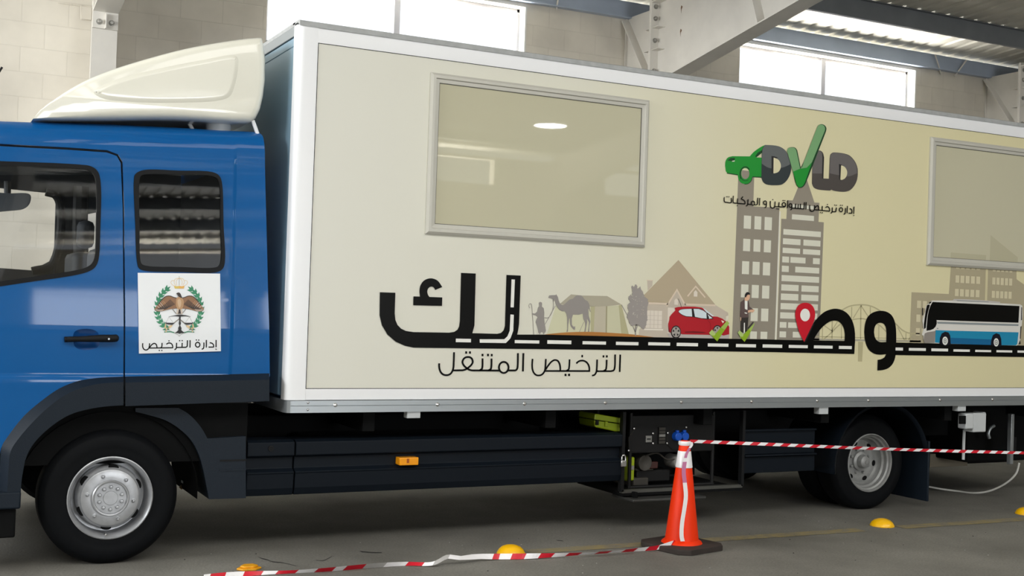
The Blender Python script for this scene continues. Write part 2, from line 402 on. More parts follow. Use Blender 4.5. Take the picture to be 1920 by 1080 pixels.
# steel portal frames
def frame(X):
    z0 = -.005
    m = MB()
    hw = .115; yi = 4.84; top = lambda y: zroof(y)-.235
    # column: web, inner flange, outer flange
    m.box(X-.006, X+.006, yi+.014, YW-.017, 0, top(YW), M_STEEL)
    m.box(X-hw, X+hw, yi, yi+.014, 0, 5.2, M_STEEL); m.box(X-.04, X+.04, YW-.016, YW-.003, 0, top(YW), M_STEEL)
    # bolted end plate standing a little proud of the column flange
    m.box(X-hw, X+hw, yi-.028, yi-.002, 4.02, 5.22, M_STEEL)
    # rafter web: deep haunch getting shallower towards the ridge
    ys = [yi-.028, 4.45, 2.2, 0.0, -1.6, -6.75]
    bz = [4.19, 4.25, 4.645, 5.0, 5.28, 5.56]
    for s in (0, 1):
        Yv = [y if s == 0 else 2*(-6.75)-y for y in ys]
        poly = [(y, z) for y, z in zip(Yv, bz)]+[(y, top(y)) for y in reversed(Yv)]
        m.prism(poly, X-.006, X+.006, M_STEEL, axis='x')
        for (ya, za), (yb, zb) in zip(zip(Yv, bz), list(zip(Yv, bz))[1:]):
            m.add([(X-hw, ya, za), (X+hw, ya, za), (X+hw, yb, zb), (X-hw, yb, zb), (X-hw, ya, za-.014), (X+hw, ya, za-.014), (X+hw, yb, zb-.014), (X-hw, yb, zb-.014)],
                  [(0, 1, 2, 3), (4, 5, 6, 7), (0, 1, 5, 4), (1, 2, 6, 5), (2, 3, 7, 6), (3, 0, 4, 7)], M_STEEL)
        ya, yb = Yv[0], Yv[-1]
        m.add([(X-hw, ya, top(ya)), (X+hw, ya, top(ya)), (X+hw, yb, top(yb)), (X-hw, yb, top(yb)), (X-hw, ya, top(ya)-.014), (X+hw, ya, top(ya)-.014), (X+hw, yb, top(yb)-.014), (X-hw, yb, top(yb)-.014)],
              [(0, 1, 2, 3), (4, 5, 6, 7), (0, 1, 5, 4), (1, 2, 6, 5), (2, 3, 7, 6), (3, 0, 4, 7)], M_STEEL)
    # far column
    m.box(X-.006, X+.006, YF+.005, YF+.66, 0, top(YF), M_STEEL); m.box(X-hw, X+hw, YF+.65, YF+.664, 0, 5.2, M_STEEL)
    o = m.build('steel_frame', smooth=0, base=(X, YW, 0)); tag(o, kind='structure')
    # diagonal stiffener across the knee and the rafter stiffener
    st = MB(); st.add([(X-hw, 5.46, 5.08), (X-.006, 5.46, 5.08), (X-.006, 4.86, 4.24), (X-hw, 4.86, 4.24), (X-hw, 5.472, 5.07), (X-.006, 5.472, 5.07), (X-.006, 4.872, 4.23), (X-hw, 4.872, 4.23)],
                      [(0, 1, 2, 3), (4, 5, 6, 7), (0, 1, 5, 4), (1, 2, 6, 5), (2, 3, 7, 6), (3, 0, 4, 7)], M_STEEL)
    st.build('knee_stiffener', o, smooth=0)
    s2 = MB(); s2.add([(X-hw, 2.86, 4.53), (X-.006, 2.86, 4.53), (X-.006, 3.12, 5.22), (X-hw, 3.12, 5.22), (X-hw, 2.83, 4.53), (X-.006, 2.83, 4.53), (X-.006, 3.09, 5.22), (X-hw, 3.09, 5.22)],
                      [(0, 1, 2, 3), (4, 5, 6, 7), (0, 1, 5, 4), (1, 2, 6, 5), (2, 3, 7, 6), (3, 0, 4, 7)], M_STEEL)
    s2.build('rafter_stiffener', o, smooth=0)
    for z in (4.60, 4.86):
        q = MB(); q.box(X-.10, X-.006, yi-.16, yi+.13, z, z+.008, M_STEEL); q.build('plate_stiffener', o, smooth=0)
    v = MB(); v.box(X-.004, X+.004, yi-.075, yi-.028, 4.02, 4.16, M_STEEL); v.build('gusset', o, smooth=0)
    for z in (4.08, 4.36, 4.72, 4.98, 5.12):
        for dx in (-.055, .055):
            b = MB(); b.lathe([(.0001, .034), (.014, .033), (.019, .028), (.021, .022), (.021, 0), (.03, 0), (.03, -.006)], (X+dx, yi-.03, z), M_BOLT, n=10); b.build('bolt', o)
    for y, z in ((4.36, 5.05), (4.36, 4.78)):
        q = MB(); q.add([(X-.0075, y, z), (X-.0075, y-.028, z-.022), (X-.0075, y-.008, z-.05), (X-.0075, y-.004, z-.1), (X-.0075, y+.008, z-.03)], [(0, 1, 2, 3, 4)], M_RUST); q.build('rust_stain', o, smooth=0)
    return o
for X in FRAMES: frame(X)
# thin fixing straps between the eave beam and the block wall
for i, (xa, xb, za, zb) in enumerate(((12.93, 13.13, 5.30, 5.06), (13.55, 13.40, 5.30, 5.06), (6.83, 6.83, 5.34, 5.08))):
    m = MB(); m.tube([(xa, YW-.10, za), (xb, YW-.03, zb)], .011, M_STEEL, n=6)
    tag(m.build('wall_strap'), kind='structure')
# surface conduit on the bright stretch of wall beside the first column
cd = MB()
cz = lambda px, py: at(px, py, YW-.02)
for a, b in (((109, 5), (152, 11)), ((152, 11), (152, 36)), ((152, 36), (172, 36))):
    cd.tube([cz(*a), cz(*b)], .006, M_BLOCK, n=6)
tag(cd.build('wall_conduit'), kind='structure')
pl = MB(); A = cz(153, 12); B = cz(171, 38); pl.box(A[0], B[0], YW-.03, YW-.002, B[2], A[2], M_BLOCK); tag(pl.build('wall_patch', smooth=0), kind='structure')

# ceiling lamps hanging over the other half of the hall (one is mirrored in the truck's window)
M_LAMP = mat('lit_lamp_diffuser', (255, 252, 244), rough=.5, emit=70)
M_LAMPB = mat('lamp_housing', (200, 202, 204), rough=.4, metal=.4)
P0 = at(1032, 236, 0.0); dv = P0-CAM; t = 12.6/dv[1]
LMP = (P0[0]+dv[0]*t, -12.6, P0[2]+dv[2]*t)
def lamp(x, y, z, label):
    r = empty('high_bay_lamp', (x, y, z))
    tag(r, label, 'ceiling lamp')
    d = MB(); d.lathe([(.0001, 0), (.29, 0), (.30, .012), (.0001, .013)], (x, y, z), M_LAMP, n=32, axis='z'); d.build('diffuser', r)
    h = MB(); h.lathe([(.31, -.004), (.31, .03), (.16, .14), (.12, .24), (.0001, .24)], (x, y, z), M_LAMPB, n=32, axis='z', cap=False); h.build('housing', r)
    s = MB(); s.tube([(x, y, z+.23), (x, y, zroof(y)-.02)], .012, M_LAMPB, n=8); s.build('suspension_rod', r)
    return r
lamp(*LMP, 'round lit ceiling lamp mirrored in the first box window')
# ================================================================== THE TRUCK
M_BLUE = mat('blue_cab_paint', (0, 86, 152), rough=.4, coat=.36, spec=.1, gain=1.0)
M_TRIM = mat('dark_grey_plastic', (23, 32, 42), rough=.5, spec=.2, bump=.12, bscale=180)
M_SKIRT = mat('shaded_skirt_plastic', (13, 20, 28), rough=.55, spec=.15)  # trim plastic darkened, its colour carries the shade low under the box
M_BLACK = mat('black_rubber', (16, 17, 19), rough=.62, spec=.25)
M_VOID = mat('black_underbody', (8, 9, 10), rough=.9, spec=.2)
M_TYRE = mat('tyre_rubber', (10, 12, 15), rough=.65, spec=.12, noise=.12, nscale=30)
M_SEAL = mat('window_seal_rubber', (9, 11, 14), rough=.45, spec=.15)
M_LINING = mat('cab_lining', (92, 98, 104), rough=.9)
M_LININGD = mat('dark_cab_plastic', (38, 42, 47), rough=.7)
M_SPOIL = mat('ivory_fairing_paint', (238, 236, 222), rough=.3, coat=.7)
M_POST = mat('white_aluminium_post', (240, 241, 243), rough=.35)
M_RAIL = mat('raw_aluminium_rail', (172, 178, 182), rough=.38, metal=.75)
M_FRONTW = mat('blue_grey_front_sheet', (140, 172, 192), rough=.32, metal=.3)
M_FRAME = mat('silver_beige_window_frame', (196, 194, 184), rough=.4, metal=.1)
M_RIM = mat('silver_wheel_paint', (176, 178, 182), rough=.38, metal=.55, noise=.1, nscale=25)
M_RIMD = mat('dusty_wheel_paint', (150, 151, 150), rough=.5, metal=.4, noise=.1, nscale=25)
M_AMBER = mat('amber_lens', (250, 160, 10), rough=.2, coat=.6)
M_AMBERD = mat('dark_amber_lens', (170, 84, 10), rough=.3)
M_LIME = mat('lime_green_plastic', (150, 170, 20), rough=.4)
M_GREYP = mat('pale_grey_plastic', (196, 200, 202), rough=.45)
M_CHROME = mat('bright_steel', (215, 215, 215), rough=.2, metal=.9)
M_CABLE = mat('white_cable_sheath', (205, 205, 200), rough=.5)
M_SOCKET = mat('blue_socket_plastic', (10, 80, 185), rough=.4)
G_DOOR = glass('cab_door_glass', (.95, .98, 1), .82)
G_REAR = glass('tinted_cab_glass', (.9, .95, 1), .22)

def vinyl():
    m = bpy.data.materials.new('cream_print_film'); m.use_nodes = True; nt = m.node_tree; b = nt.nodes['Principled BSDF']
    geo = nt.nodes.new('ShaderNodeNewGeometry'); sx = nt.nodes.new('ShaderNodeSeparateXYZ'); nt.links.new(geo.outputs['Position'], sx.inputs[0])
    mp = nt.nodes.new('ShaderNodeMapRange'); mp.inputs['From Min'].default_value = 2.3; mp.inputs['From Max'].default_value = 8.2
    nt.links.new(sx.outputs['X'], mp.inputs['Value'])
    r = nt.nodes.new('ShaderNodeValToRGB'); r.color_ramp.elements[0].color = (*lin((224, 223, 212)), 1); r.color_ramp.elements[1].color = (*lin((222, 214, 172)), 1)
    e = r.color_ramp.elements.new(.3); e.color = (*lin((224, 222, 206)), 1); e = r.color_ramp.elements.new(.6); e.color = (*lin((224, 217, 178)), 1)
    nt.links.new(mp.outputs['Result'], r.inputs['Fac']); nt.links.new(r.outputs['Color'], b.inputs['Base Color'])
    b.inputs['Roughness'].default_value = .42; b.inputs['Specular IOR Level'].default_value = .35
    return m
M_VINYL = vinyl()

truck = tag(empty('truck', (4.5, 1.2, 0)), 'blue cab box truck with cream printed body and white roof fairing', 'truck')

# ------------------------------------------------------------------ cab side surface
XA = at(0, 226, .2)[0]; XB = at(495, 249, .2)[0]
ZA = at(0, 228, .26)[2]; ZB = at(495, 249, .26)[2]
def zr(X): return ZA+(ZB-ZA)*(X-XA)/(XB-XA)
FP = [(.40, .064), (.55, .058), (.80, .0510), (.95, .0480), (1.042, .0465), (1.050, .049), (1.058, .0535), (1.066, .0556), (1.12, .0545), (1.22, .0522), (1.30, .0504), (1.335, .0499), (1.352, .0501), (1.38, .0514), (1.42, .0538), (1.47, .0571), (1.52, .0605), (1.60, .0657), (1.80, .0785), (2.10, .0977), (2.27, .1087)]
FP += [(ZB+t, y) for t, y in ((-.12, .118), (-.08, .129), (-.05, .145), (-.028, .169), (-.012, .199), (0, .235), (.02, .315))]
XCR = float(at(437, 500, .08)[0])          # soft upright crease in the rear quarter
_c = np.array(cr(FP, 24)); _z = np.linspace(.42, ZB+.018, 2400); _y = np.interp(_z, _c[:, 0], _c[:, 1])
_k = np.hanning(13); _k /= _k.sum(); _y = np.concatenate([_y[:6], np.convolve(_y, _k, 'valid'), _y[-6:]])
def prof(X, Z):
    s = min(1, max(0, (Z-1.5)/.8)); s = s*s*(3-2*s)
    c = min(1, max(0, (X-XCR+.014)/.028)); c = c*c*(3-2*c)
    return float(np.interp(Z+(ZB-zr(X))*s, _z, _y))+.0045*c*min(1, max(0, (ZB-.1-Z)/.12))
def cab_normal(X, Z):
    e = .004; v = np.array([(prof(X+e, Z)-prof(X-e, Z))/(2*e), -1.0, (prof(X, Z+e)-prof(X, Z-e))/(2*e)])
    return v/np.linalg.norm(v)
def cabp(px, py, off=0.0):
    Y = .08
    for _ in range(7):
        p = at(px, py, Y); Y = prof(p[0], p[2])-off
    return np.array([p[0], Y, p[2]])
def cab_sheet(name, parent, px, m, holes=(), off=0.0, thick=.018, step=.02, world=False):
    # a body panel: outline (and openings) read on the photo, laid on the curved side of the cab
    rings = [[(p[0], p[1]) if world else tuple(cabp(*p, off)[[0, 2]]) for p in r] for r in [px]+list(holes)]
    tris = tessellate_polygon([[Vector((p[0], p[1], 0)) for p in r] for r in rings])
    bm = bmesh.new(); vs_ = [bm.verts.new((p[0], 0, p[1])) for r in rings for p in r]
    for t in tris:
        try: bm.faces.new([vs_[i] for i in t])
        except ValueError: pass
    zlo = min(p[1] for r in rings for p in r); zhi = max(p[1] for r in rings for p in r)
    z = math.floor(zlo/step)*step+step
    while z < zhi:
        bmesh.ops.bisect_plane(bm, geom=bm.verts[:]+bm.edges[:]+bm.faces[:], plane_co=(0, 0, z), plane_no=(0, 0, 1), dist=1e-6); z += step if z < zhi-.3 or step < .01 else step*.5
    for k in range(7):
        bmesh.ops.bisect_plane(bm, geom=bm.verts[:]+bm.edges[:]+bm.faces[:], plane_co=(XCR-.016+k*.032/6, 0, 0), plane_no=(1, 0, 0), dist=1e-6)
    bmesh.ops.remove_doubles(bm, verts=bm.verts, dist=1e-5)
    bm.verts.ensure_lookup_table(); bm.verts.index_update()
    P = [np.array([v.co.x, prof(v.co.x, v.co.z)-off, v.co.z]) for v in bm.verts]; N = [cab_normal(v.co.x, v.co.z) for v in bm.verts]
    base = np.array([float(np.mean([p[0] for p in P])), .05, zlo]); n = len(P); V = [p-base for p in P]; F = []; NL = []
    for f in bm.faces:
        ids = [v.index for v in f.verts]; c = np.cross(V[ids[1]]-V[ids[0]], V[ids[2]]-V[ids[0]])
        if c[1] > 0: ids.reverse()
        F.append(ids); NL += [N[i] for i in ids]
    if thick:
        V += [V[i]-N[i]*thick for i in range(n)]
        for ids in list(F): F.append([n+i for i in reversed(ids)]); NL += [-N[i] for i in reversed(ids)]
        for e in bm.edges:
            if len(e.link_faces) == 1:
                i, j = e.verts[0].index, e.verts[1].index
                ids = next(q for q in F if i in q and j in q)
                if ids[(ids.index(i)+1) % len(ids)] == j: i, j = j, i
                c = np.cross(V[j]-V[i], V[n+j]-V[i]); c = c/max(1e-12, np.linalg.norm(c)); F.append([i, j, n+j, n+i]); NL += [c]*4
    bm.free()
    me = bpy.data.meshes.new(name); me.from_pydata([tuple(v) for v in V], [], F); me.materials.append(m); me.shade_smooth()
    me.normals_split_custom_set([tuple(v) for v in NL])
    o = bpy.data.objects.new(name, me); put(o, base, parent)
    return o
def cab_strip(name, parent, A, B, m, offa, offb, extra=()):
    # a band between two lines on the cab side standing off by different amounts (a chamfer or a face)
    mb = MB(); rows = [(A, offa), (B, offb)]+list(extra)
    V = [cabp(x, y, o) for L, o in rows for x, y in L]; n = len(A); F = []
    for r in range(len(rows)-1):
        for i in range(n-1): F.append((r*n+i, r*n+i+1, (r+1)*n+i+1, (r+1)*n+i))
    mb.add(V, F, m); return mb.build(name, parent, smooth=25, recalc=False)

rear_win = cr([(252.6, 336), (255, 327), (269, 320), (335, 321), (397.6, 323.6), (410, 330), (415, 342), (418, 420), (420.5, 492), (416, 504), (404, 509.5), (335, 508.5), (271, 506), (262, 502), (258.6, 492), (255, 420)], 5, True)
rear_in = cr([(261.5, 338), (264, 330), (272.7, 326.5), (335, 327), (396, 329.5), (407, 334), (411.7, 345), (413.5, 420), (414.5, 489), (411, 498), (403, 501.5), (335, 500.5), (273, 498), (265.5, 494), (263, 485), (261.5, 420)], 5, True)
door_win = [(-160, 300), (-60, 301), (0, 303)]+cr([(100, 306.5), (150, 309.5), (170, 312.5), (182, 321), (187.5, 338), (187.5, 426), (184, 486), (178, 500), (166, 508), (140, 515), (60, 527), (0, 536)], 5)+[(-60, 548), (-160, 566)]
door_in = [(-155, 307), (-60, 308), (0, 310)]+cr([(100, 313), (148, 316), (166, 319), (176, 327), (180.5, 341), (180.5, 426), (177.5, 482), (172, 494), (162, 501), (138, 507.5), (60, 519), (0, 528)], 5)+[(-60, 540), (-155, 557)]
quarter = [(234.5, 706), (234.5, 560), (233, 391), (230, 303), (222, 289.5), (201, 281.5), (130, 276.5), (0, 269.5), (-205, 260), (-205, 224)]
quarter += [(0, 229), (100, 230), (200, 233), (330, 239.5), (440, 246), (486, 249), (492, 254), (496, 275), (499.5, 420), (503, 560), (506, 706)]
cab = cab_sheet('cab_side', truck, quarter, M_BLUE, holes=[rear_win])
door_px = [(-205, 264), (0, 274), (130, 281), (200, 285.8), (219, 292.5), (226.5, 306), (230, 391), (231.5, 560), (231.5, 706), (185, 708.5), (148, 714), (111, 728.5), (74, 754.5), (44, 781), (15, 818), (2, 840), (-3, 862), (-6, 880), (-205, 880)]
cup = cr([(137, 633), (140, 622), (150, 617.5), (172, 617.5), (184, 624), (187, 637), (184, 650), (172, 655.5), (150, 655.5), (140, 649)], 4, True)
door = cab_sheet('cab_door', truck, door_px, M_BLUE, holes=[door_win, cup])
# seals and panes
cab_sheet('window_seal', cab, offset_ring(rear_win, -1.2), M_SEAL, holes=[rear_in], off=.008, thick=.026)
cab_sheet('window_pane', cab, offset_ring(rear_in, -1), G_REAR, off=-.002, thick=0)
cab_sheet('window_seal', door, offset_ring(door_win, -1), M_SEAL, holes=[door_in], off=.003, thick=.03)
cab_sheet('window_pane', door, offset_ring(door_in, -1), G_DOOR, off=-.008, thick=0)
# recessed cup and bar handle
c0 = MB(); zc = [cabp(x, y, .0) for x, y in cup]; zi = [cabp(162+(x-162)*.6, 637+(y-637)*.6, -.022) for x, y in cup]; n = len(cup)
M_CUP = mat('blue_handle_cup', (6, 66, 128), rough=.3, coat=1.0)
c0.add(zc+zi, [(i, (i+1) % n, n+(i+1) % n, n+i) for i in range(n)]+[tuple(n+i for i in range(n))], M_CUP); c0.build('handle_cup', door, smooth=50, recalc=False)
hb = MB(); P = cr([(121, 636.5), (135, 636), (160, 635.5), (190, 634.5), (210, 634.5), (219, 634)], 4)
hb.tube([cabp(x, y, .032 if 128 < x < 216 else .012) for x, y in P], [.0155+.0055*min(1, max(0, (x-150)/40)) for x, y in P], M_BLACK, n=12)
hd = hb.build('door_handle', door); 
lk = MB(); q = cabp(204, 635.5, .05); lk.lathe([(.0001, .006), (.005, .006), (.0065, 0), (.0065, -.02)], tuple(q), M_RAIL, n=14); lk.build('key_lock', door)
# cab shell behind the outer skin
XF = float(cabp(-203, 500)[0]); XR_ = cabp(488, 262)[0]
sh = MB(); YB = 2.30
XRT = cabp(490, 262)[0]-.01; XRB = cabp(505, 706)[0]-.01; sh.prism([(XRB-.035, .92), (XRB, .92), (XRT, 2.44), (XRT-.035, 2.44)], .20, YB-.05, M_BLUE)              # rear wall
sh.prism([(XF, zr(XF)-.05), (XR_-.01, zr(XR_)-.03), (XR_-.01, zr(XR_)), (XF, zr(XF))], .25, YB-.22, M_BLUE)    # roof skin
roofrow = []
sh.prism([(.25, zr(1)-.07), (.40, zr(1)-.07), (.40, zr(1)-.05), (.25, zr(1)-.05)], XF, XR_-.04, M_LINING, axis='x')
sh.prism([(XF+.2, .95), (XR_, .95), (XR_, .90), (XF+.2, .90)], .12, YB-.05, M_LININGD)                    # cab floor
sh.prism([(XF+.25, zr(XF)-.14), (XR_-.05, zr(XR_)-.11), (XR_-.05, zr(XR_)-.10), (XF+.25, zr(XF)-.13)], .2, YB-.18, M_LINING)   # head lining
sh.box(XR_-.06, XR_-.04, .22, YB-.2, .95, 2.36, M_LININGD)                                                # rear wall lining
# far side with its door window
YFAR = YB-.03
fa = at(100, 375, YFAR); fb = at(100, 502, YFAR); fc = at(92, 366, YFAR)
fw = [(XF+.35, at(0, 505, YFAR)[2]+.02), (at(60, 505, YFAR)[0], at(60, 507, YFAR)[2]), (at(92, 490, YFAR)[0], at(92, 490, YFAR)[2]), (at(101, 470, YFAR)[0], at(101, 470, YFAR)[2]),
      (at(104, 380, YFAR)[0], at(104, 380, YFAR)[2]), (at(98, 366, YFAR)[0], at(98, 366, YFAR)[2]), (at(88, 362, YFAR)[0], at(88, 362, YFAR)[2]), (XF+.55, at(0, 352, YFAR)[2])]
sm = [(at(160, 500, YFAR)[0], at(160, 500, YFAR)[2]), (at(183, 490, YFAR)[0], at(183, 490, YFAR)[2]), (at(183, 398, YFAR)[0], at(183, 398, YFAR)[2]), (at(163, 402, YFAR)[0], at(163, 402, YFAR)[2])]
sh.prism([(XF, .7), (XR_, .7), (XR_, 2.44), (XF+.3, zr(XF)-.03)], YFAR-.03, YFAR, M_LININGD, holes=[fw, sm])
sh.prism([(XF, .55), (XF+.04, .55), (XF+.04, 1.45), (XF, 1.45)], .06, YB-.06, M_BLUE)                     # front wall
sh.box(XF, XF+.1, .06, .16, 1.4, zr(XF)-.02, M_BLUE); sh.box(XF, XF+.1, YB-.16, YB-.06, 1.4, zr(XF)-.02, M_BLUE)
sh.box(XF+.02, XR_-.02, .12, YB-.1, .56, .90, M_VOID)
for y0, y1 in ((.26, .262),):
    pass
sh.build('cab_shell', truck, smooth=30)
# rounded roof edge on the far side
rs = MB()
for X0, X1 in ((XF, XR_-.005),):
    yz = [(prof(X1, zr(X1)+t), t) for t in (-.10, -.06, -.03, -.01, 0)]+[(.30, .004), (1.2, .012), (YB-.35, .006), (YB-.22, -.01), (YB-.1, -.08)]
    V = [(X, y, zr(X)+t) for X in (X0, X1) for y, t in yz]; k = len(yz)
    V = [(x, y+(.004 if i % k < 5 else 0), z) for i, (x, y, z) in enumerate(V)]
    rs.add(V, [(i, i+1, k+i+1, k+i) for i in range(k-1)], M_BLUE)
rs.build('cab_roof', truck, smooth=50)
# inside the cab: far grab rail pillar, mirror, seats, wheel
boxpart('dashboard', truck, (XF+.10, XF+.42, .2, YB-.2, 1.0, 1.34), M_LININGD, .03)
for y0 in (.32, 1.45):
    s = MB(); s.box(.62, 1.12, y0, y0+.5, 1.05, 1.22, M_LININGD); s.box(1.02, 1.18, y0, y0+.5, 1.15, 1.80, M_LININGD); s.box(1.06, 1.17, y0+.12, y0+.38, 1.83, 2.02, M_LININGD)
    s.build('seat', truck, bevel=.04)
sw = MB(); sw.tube([(XF+.40+.10*math.cos(a), .58+.2*math.sin(a), 1.36+.17*math.cos(a)) for a in np.linspace(0, 2*math.pi, 33)], .014, M_BLACK, n=8, caps=False); sw.build('steering_wheel', truck)
M_MIRR = mat('grey_mirror_back', (88, 92, 96), rough=.45)
mr = MB(); Yv = 1.55; C0 = at(14, 379, Yv)
outl = cr([(-40, 365), (20, 363), (52, 363.5), (57, 368), (55, 382), (46, 391), (20, 395), (-40, 394)], 5, True)
mr.prism([tuple(at(x, y, Yv)[[0, 2]]) for x, y in outl], Yv-.03, Yv+.03, M_MIRR); mr.build('interior_mirror', truck, bevel=.012, smooth=40)
mb_ = MB(); mb_.tube([at(14, 366, Yv), at(14, 340, Yv)], .022, M_LININGD); mb_.build('mirror_bracket', truck)
gp = MB()
for pts, r in (([(102, 512), (106, 478), (116, 471), (128, 469.5), (142, 469)], .013),): gp.tube([at(x, y, YFAR-.07) for x, y in cr(pts, 5)], r, M_BLACK, n=8)
gp.build('grab_handle', truck)
pp = MB(); pp.tube([at(x, y, YFAR-.06) for x, y in cr([(86, 360), (104, 366), (113, 385), (114, 430), (108, 470), (96, 498), (60, 508)], 5)], .03, M_BLACK, n=10, flat=1.0); pp.build('far_window_surround', truck)
sb = MB(); sb.tube([at(152, 350, 1.7), at(150, 430, 1.7), at(153, 500, 1.7)], .05, M_BLACK, n=8); sb.build('seat_belt', truck)

# ------------------------------------------------------------------ plastic arch trim and lower sill
outer = cr([(231.5, 706), (185, 708.5), (148, 714), (111, 728.5), (74, 754.5), (44, 781), (15, 818), (3, 838), (0, 870), (-1, 930)], 4)
ridge = cr([(231.5, 716.5), (188, 719.5), (154, 727), (120, 742), (88, 766), (62, 791), (36, 821), (20, 846), (16, 880), (13.5, 930)], 4)
inner = cr([(231.5, 760), (200, 762), (167, 767), (130, 778), (93, 802), (63, 832), (49, 858), (43, 885), (40, 905), (39, 930)], 4)
at_ = cab_strip('wheel_arch_trim', truck, outer, ridge, M_TRIM, .0, .055, extra=[(inner, .055), (inner, -.12)])
tl = [(235, 706), (505, 700)]
cab_strip('sill_trim', truck, tl, [(235, 717.5), (505, 712)], M_TRIM, .0, .05, extra=[([(235, 761.5), (505, 752)], .05), ([(235, 761.5), (505, 752)], -.1)])
ed = MB(); e_ = [cabp(505, 700, 0), cabp(505, 712, .05), cabp(505, 752, .05), cabp(505, 752, -.1), cabp(505, 700, -.1)]; ed.add(e_, [(0, 1, 2, 3, 4)], M_TRIM); ed.build('sill_end_cap', truck, smooth=0, recalc=False)
bp_ = MB(); A = at(-200, 930, .02); B = at(39, 930, .02); zb = at(20, 954, .02)[2]
bp_.box(A[0], B[0], .0, .5, zb, A[2], M_TRIM); bp_.box(A[0], B[0]-.02, .03, .5, zb-.16, zb, M_VOID); bp_.build('front_bumper', truck, bevel=.01)
fl = MB(); fl.box(XF, at(-4, 800, .05)[0], .06, .3, .30, .75, M_BLUE); fl.build('front_corner_panel', truck, bevel=.02)

# ------------------------------------------------------------------ roof fairing
sp_out = [(62, 223), (75, 207)]+cr([(90, 194), (130, 167), (167, 147), (215, 128), (280, 108), (340, 92), (400, 80), (460, 71), (486, 68.5)], 4)+[(493, 70), (497, 84), (500, 110), (499.5, 150), (496, 180), (490, 205), (482, 221), (471, 229)]+cr([(440, 229), (330, 222.5), (200, 223.5), (110, 224.5)], 4)
YS = .17
so = [tuple(at(x, y, YS)[[0, 2]]) for x, y in sp_out]
fai = MB(); rings = []
for d, y in ((.050, YS-.018), (.028, YS-.012), (.012, YS+.002), (.0, YS+.035), (.0, YS+.12)):
    xn = min(p[0] for p in so); rings.append([(p[0]+(o_[0]-p[0])*min(1, (p[0]-xn)/.45), y, p[1]+(o_[1]-p[1])*min(1, (p[0]-xn)/.45)) for p, o_ in zip(so, offset_ring(so, d) if d else so)])
cen = np.array(so).mean(0)
def crown(y): return 1+.0*y
rings.append([(p[0], 1.15, p[1]+.05*max(0, (p[1]-2.62)/.6)) for p in so])
rings.append([(p[0], 2.30-YS-.12+.02, p[1]) for p in so]); rings.append([(p[0], 2.30-YS+.0, p[1]) for p in offset_ring(so, .02)])
n = len(so); V = [p for r in rings for p in r]; F = []
for r in range(len(rings)-1):
    for i in range(n): F.append((r*n+i, r*n+(i+1) % n, (r+1)*n+(i+1) % n, (r+1)*n+i))
fai.add(V, F, M_SPOIL)
tr_ = tessellate_polygon([[Vector((p[0], p[2], 0)) for p in rings[0]]]); fai.add(rings[0], [tuple(t) for t in tr_], M_SPOIL); fai.add(rings[-1], [tuple(reversed(t)) for t in tr_], M_SPOIL)
fairing = fai.build('roof_fairing', truck, smooth=40)
# pressed panel standing slightly proud of the fairing side
pan = cr([(175, 172), (215, 150), (300, 128), (380, 112), (436, 103), (446, 108), (447, 125), (441, 158), (432, 180), (415, 188), (330, 193), (240, 191), (190, 184)], 5, True)
po = [tuple(at(x, y, YS-.02)[[0, 2]]) for x, y in pan]; pa = MB()
pr = [[(p[0], y, p[1]) for p in (offset_ring(po, d) if d else po)] for d, y in ((0, YS-.0175), (.018, YS-.026), (.03, YS-.027))]
n = len(po); pa.add([p for r in pr for p in r], [(r*n+i, r*n+(i+1) % n, (r+1)*n+(i+1) % n, (r+1)*n+i) for r in range(2) for i in range(n)], M_SPOIL)
tp = tessellate_polygon([[Vector((p[0], p[2], 0)) for p in pr[-1]]]); pa.add(pr[-1], [tuple(t) for t in tp], M_SPOIL); pa.build('pressed_panel', fairing, smooth=60)
br = MB(); a, b = at(388, 226, .35), at(431, 243, .35); br.lathe([(.0001, .2), (.075, .2), (.075, -.1), (.0001, -.1)], ((a[0]+b[0])/2, .35, b[2]), M_GREYP, n=24, axis='z'); br.build('fairing_mount', fairing)
br = MB(); br.tube([at(474, 226, .2), at(483, 251, .2)], .012, M_POST, n=8); br.build('fairing_strut', fairing); br = MB(); br.tube([at(350, 222, .4), at(362, 245, .4)], .012, M_POST, n=8); br.build('fairing_strut', fairing)

# ------------------------------------------------------------------ box body
X0 = at(561, 400, 0)[0]-.045; X1 = X0+7.6; ZT = at(577, 46, .03)[2]; ZBOT = at(700, 731, 0)[2]
ZT = at(1280, 143.5, .03)[2]; zrim = at(1280, 172.3, 0)[2]; zbp = at(900, 728.6, 0)[2]; zbr = at(900, 748.5, 0)[2]; zrl = at(900, 770.6, -.01)[2]
xpan = at(586, 400, 0)[0]; YBK = 2.42
body = MB(); body.box(X0+.05, X1, .02, YBK, zbr, ZT-.03, M_POST); box = body.build('box_body', truck, smooth=0)
# front wall sheet with edge strips
boxpart('front_wall_sheet', truck, (X0+.008, X0+.05, .10, YBK-.1, zbr+.02, ZT-.13), M_FRONTW, 0)
fs = MB(); fs.box(X0+.001, X0+.04, .06, YBK-.06, ZT-.075, ZT-.012, M_RAIL); fs.box(X0+.004, X0+.04, .08, YBK-.06, ZT-.135, ZT-.082, M_FRONTW); fs.build('front_wall_edge', truck, bevel=.004)
# rounded corner posts (quarter round, flange on the side and on the front)
def post(sy):
    R = .045; Y = 0 if sy > 0 else YBK
    pts = [(xpan-.004, 0), (X0+R, 0)]+[(X0+R-R*math.sin(a), R-R*math.cos(a)) for a in np.linspace(0, math.pi/2, 9)[1:]]+[(X0, .09), (X0+.02, .09), (X0+.02, .07), (xpan-.004, .03)]
    m = MB(); m.prism([(x, y if sy > 0 else YBK-y) for x, y in pts], zbr, ZT-.016, M_POST, axis='z'); return m.build('corner_post', truck, smooth=40)
post(1); post(-1)
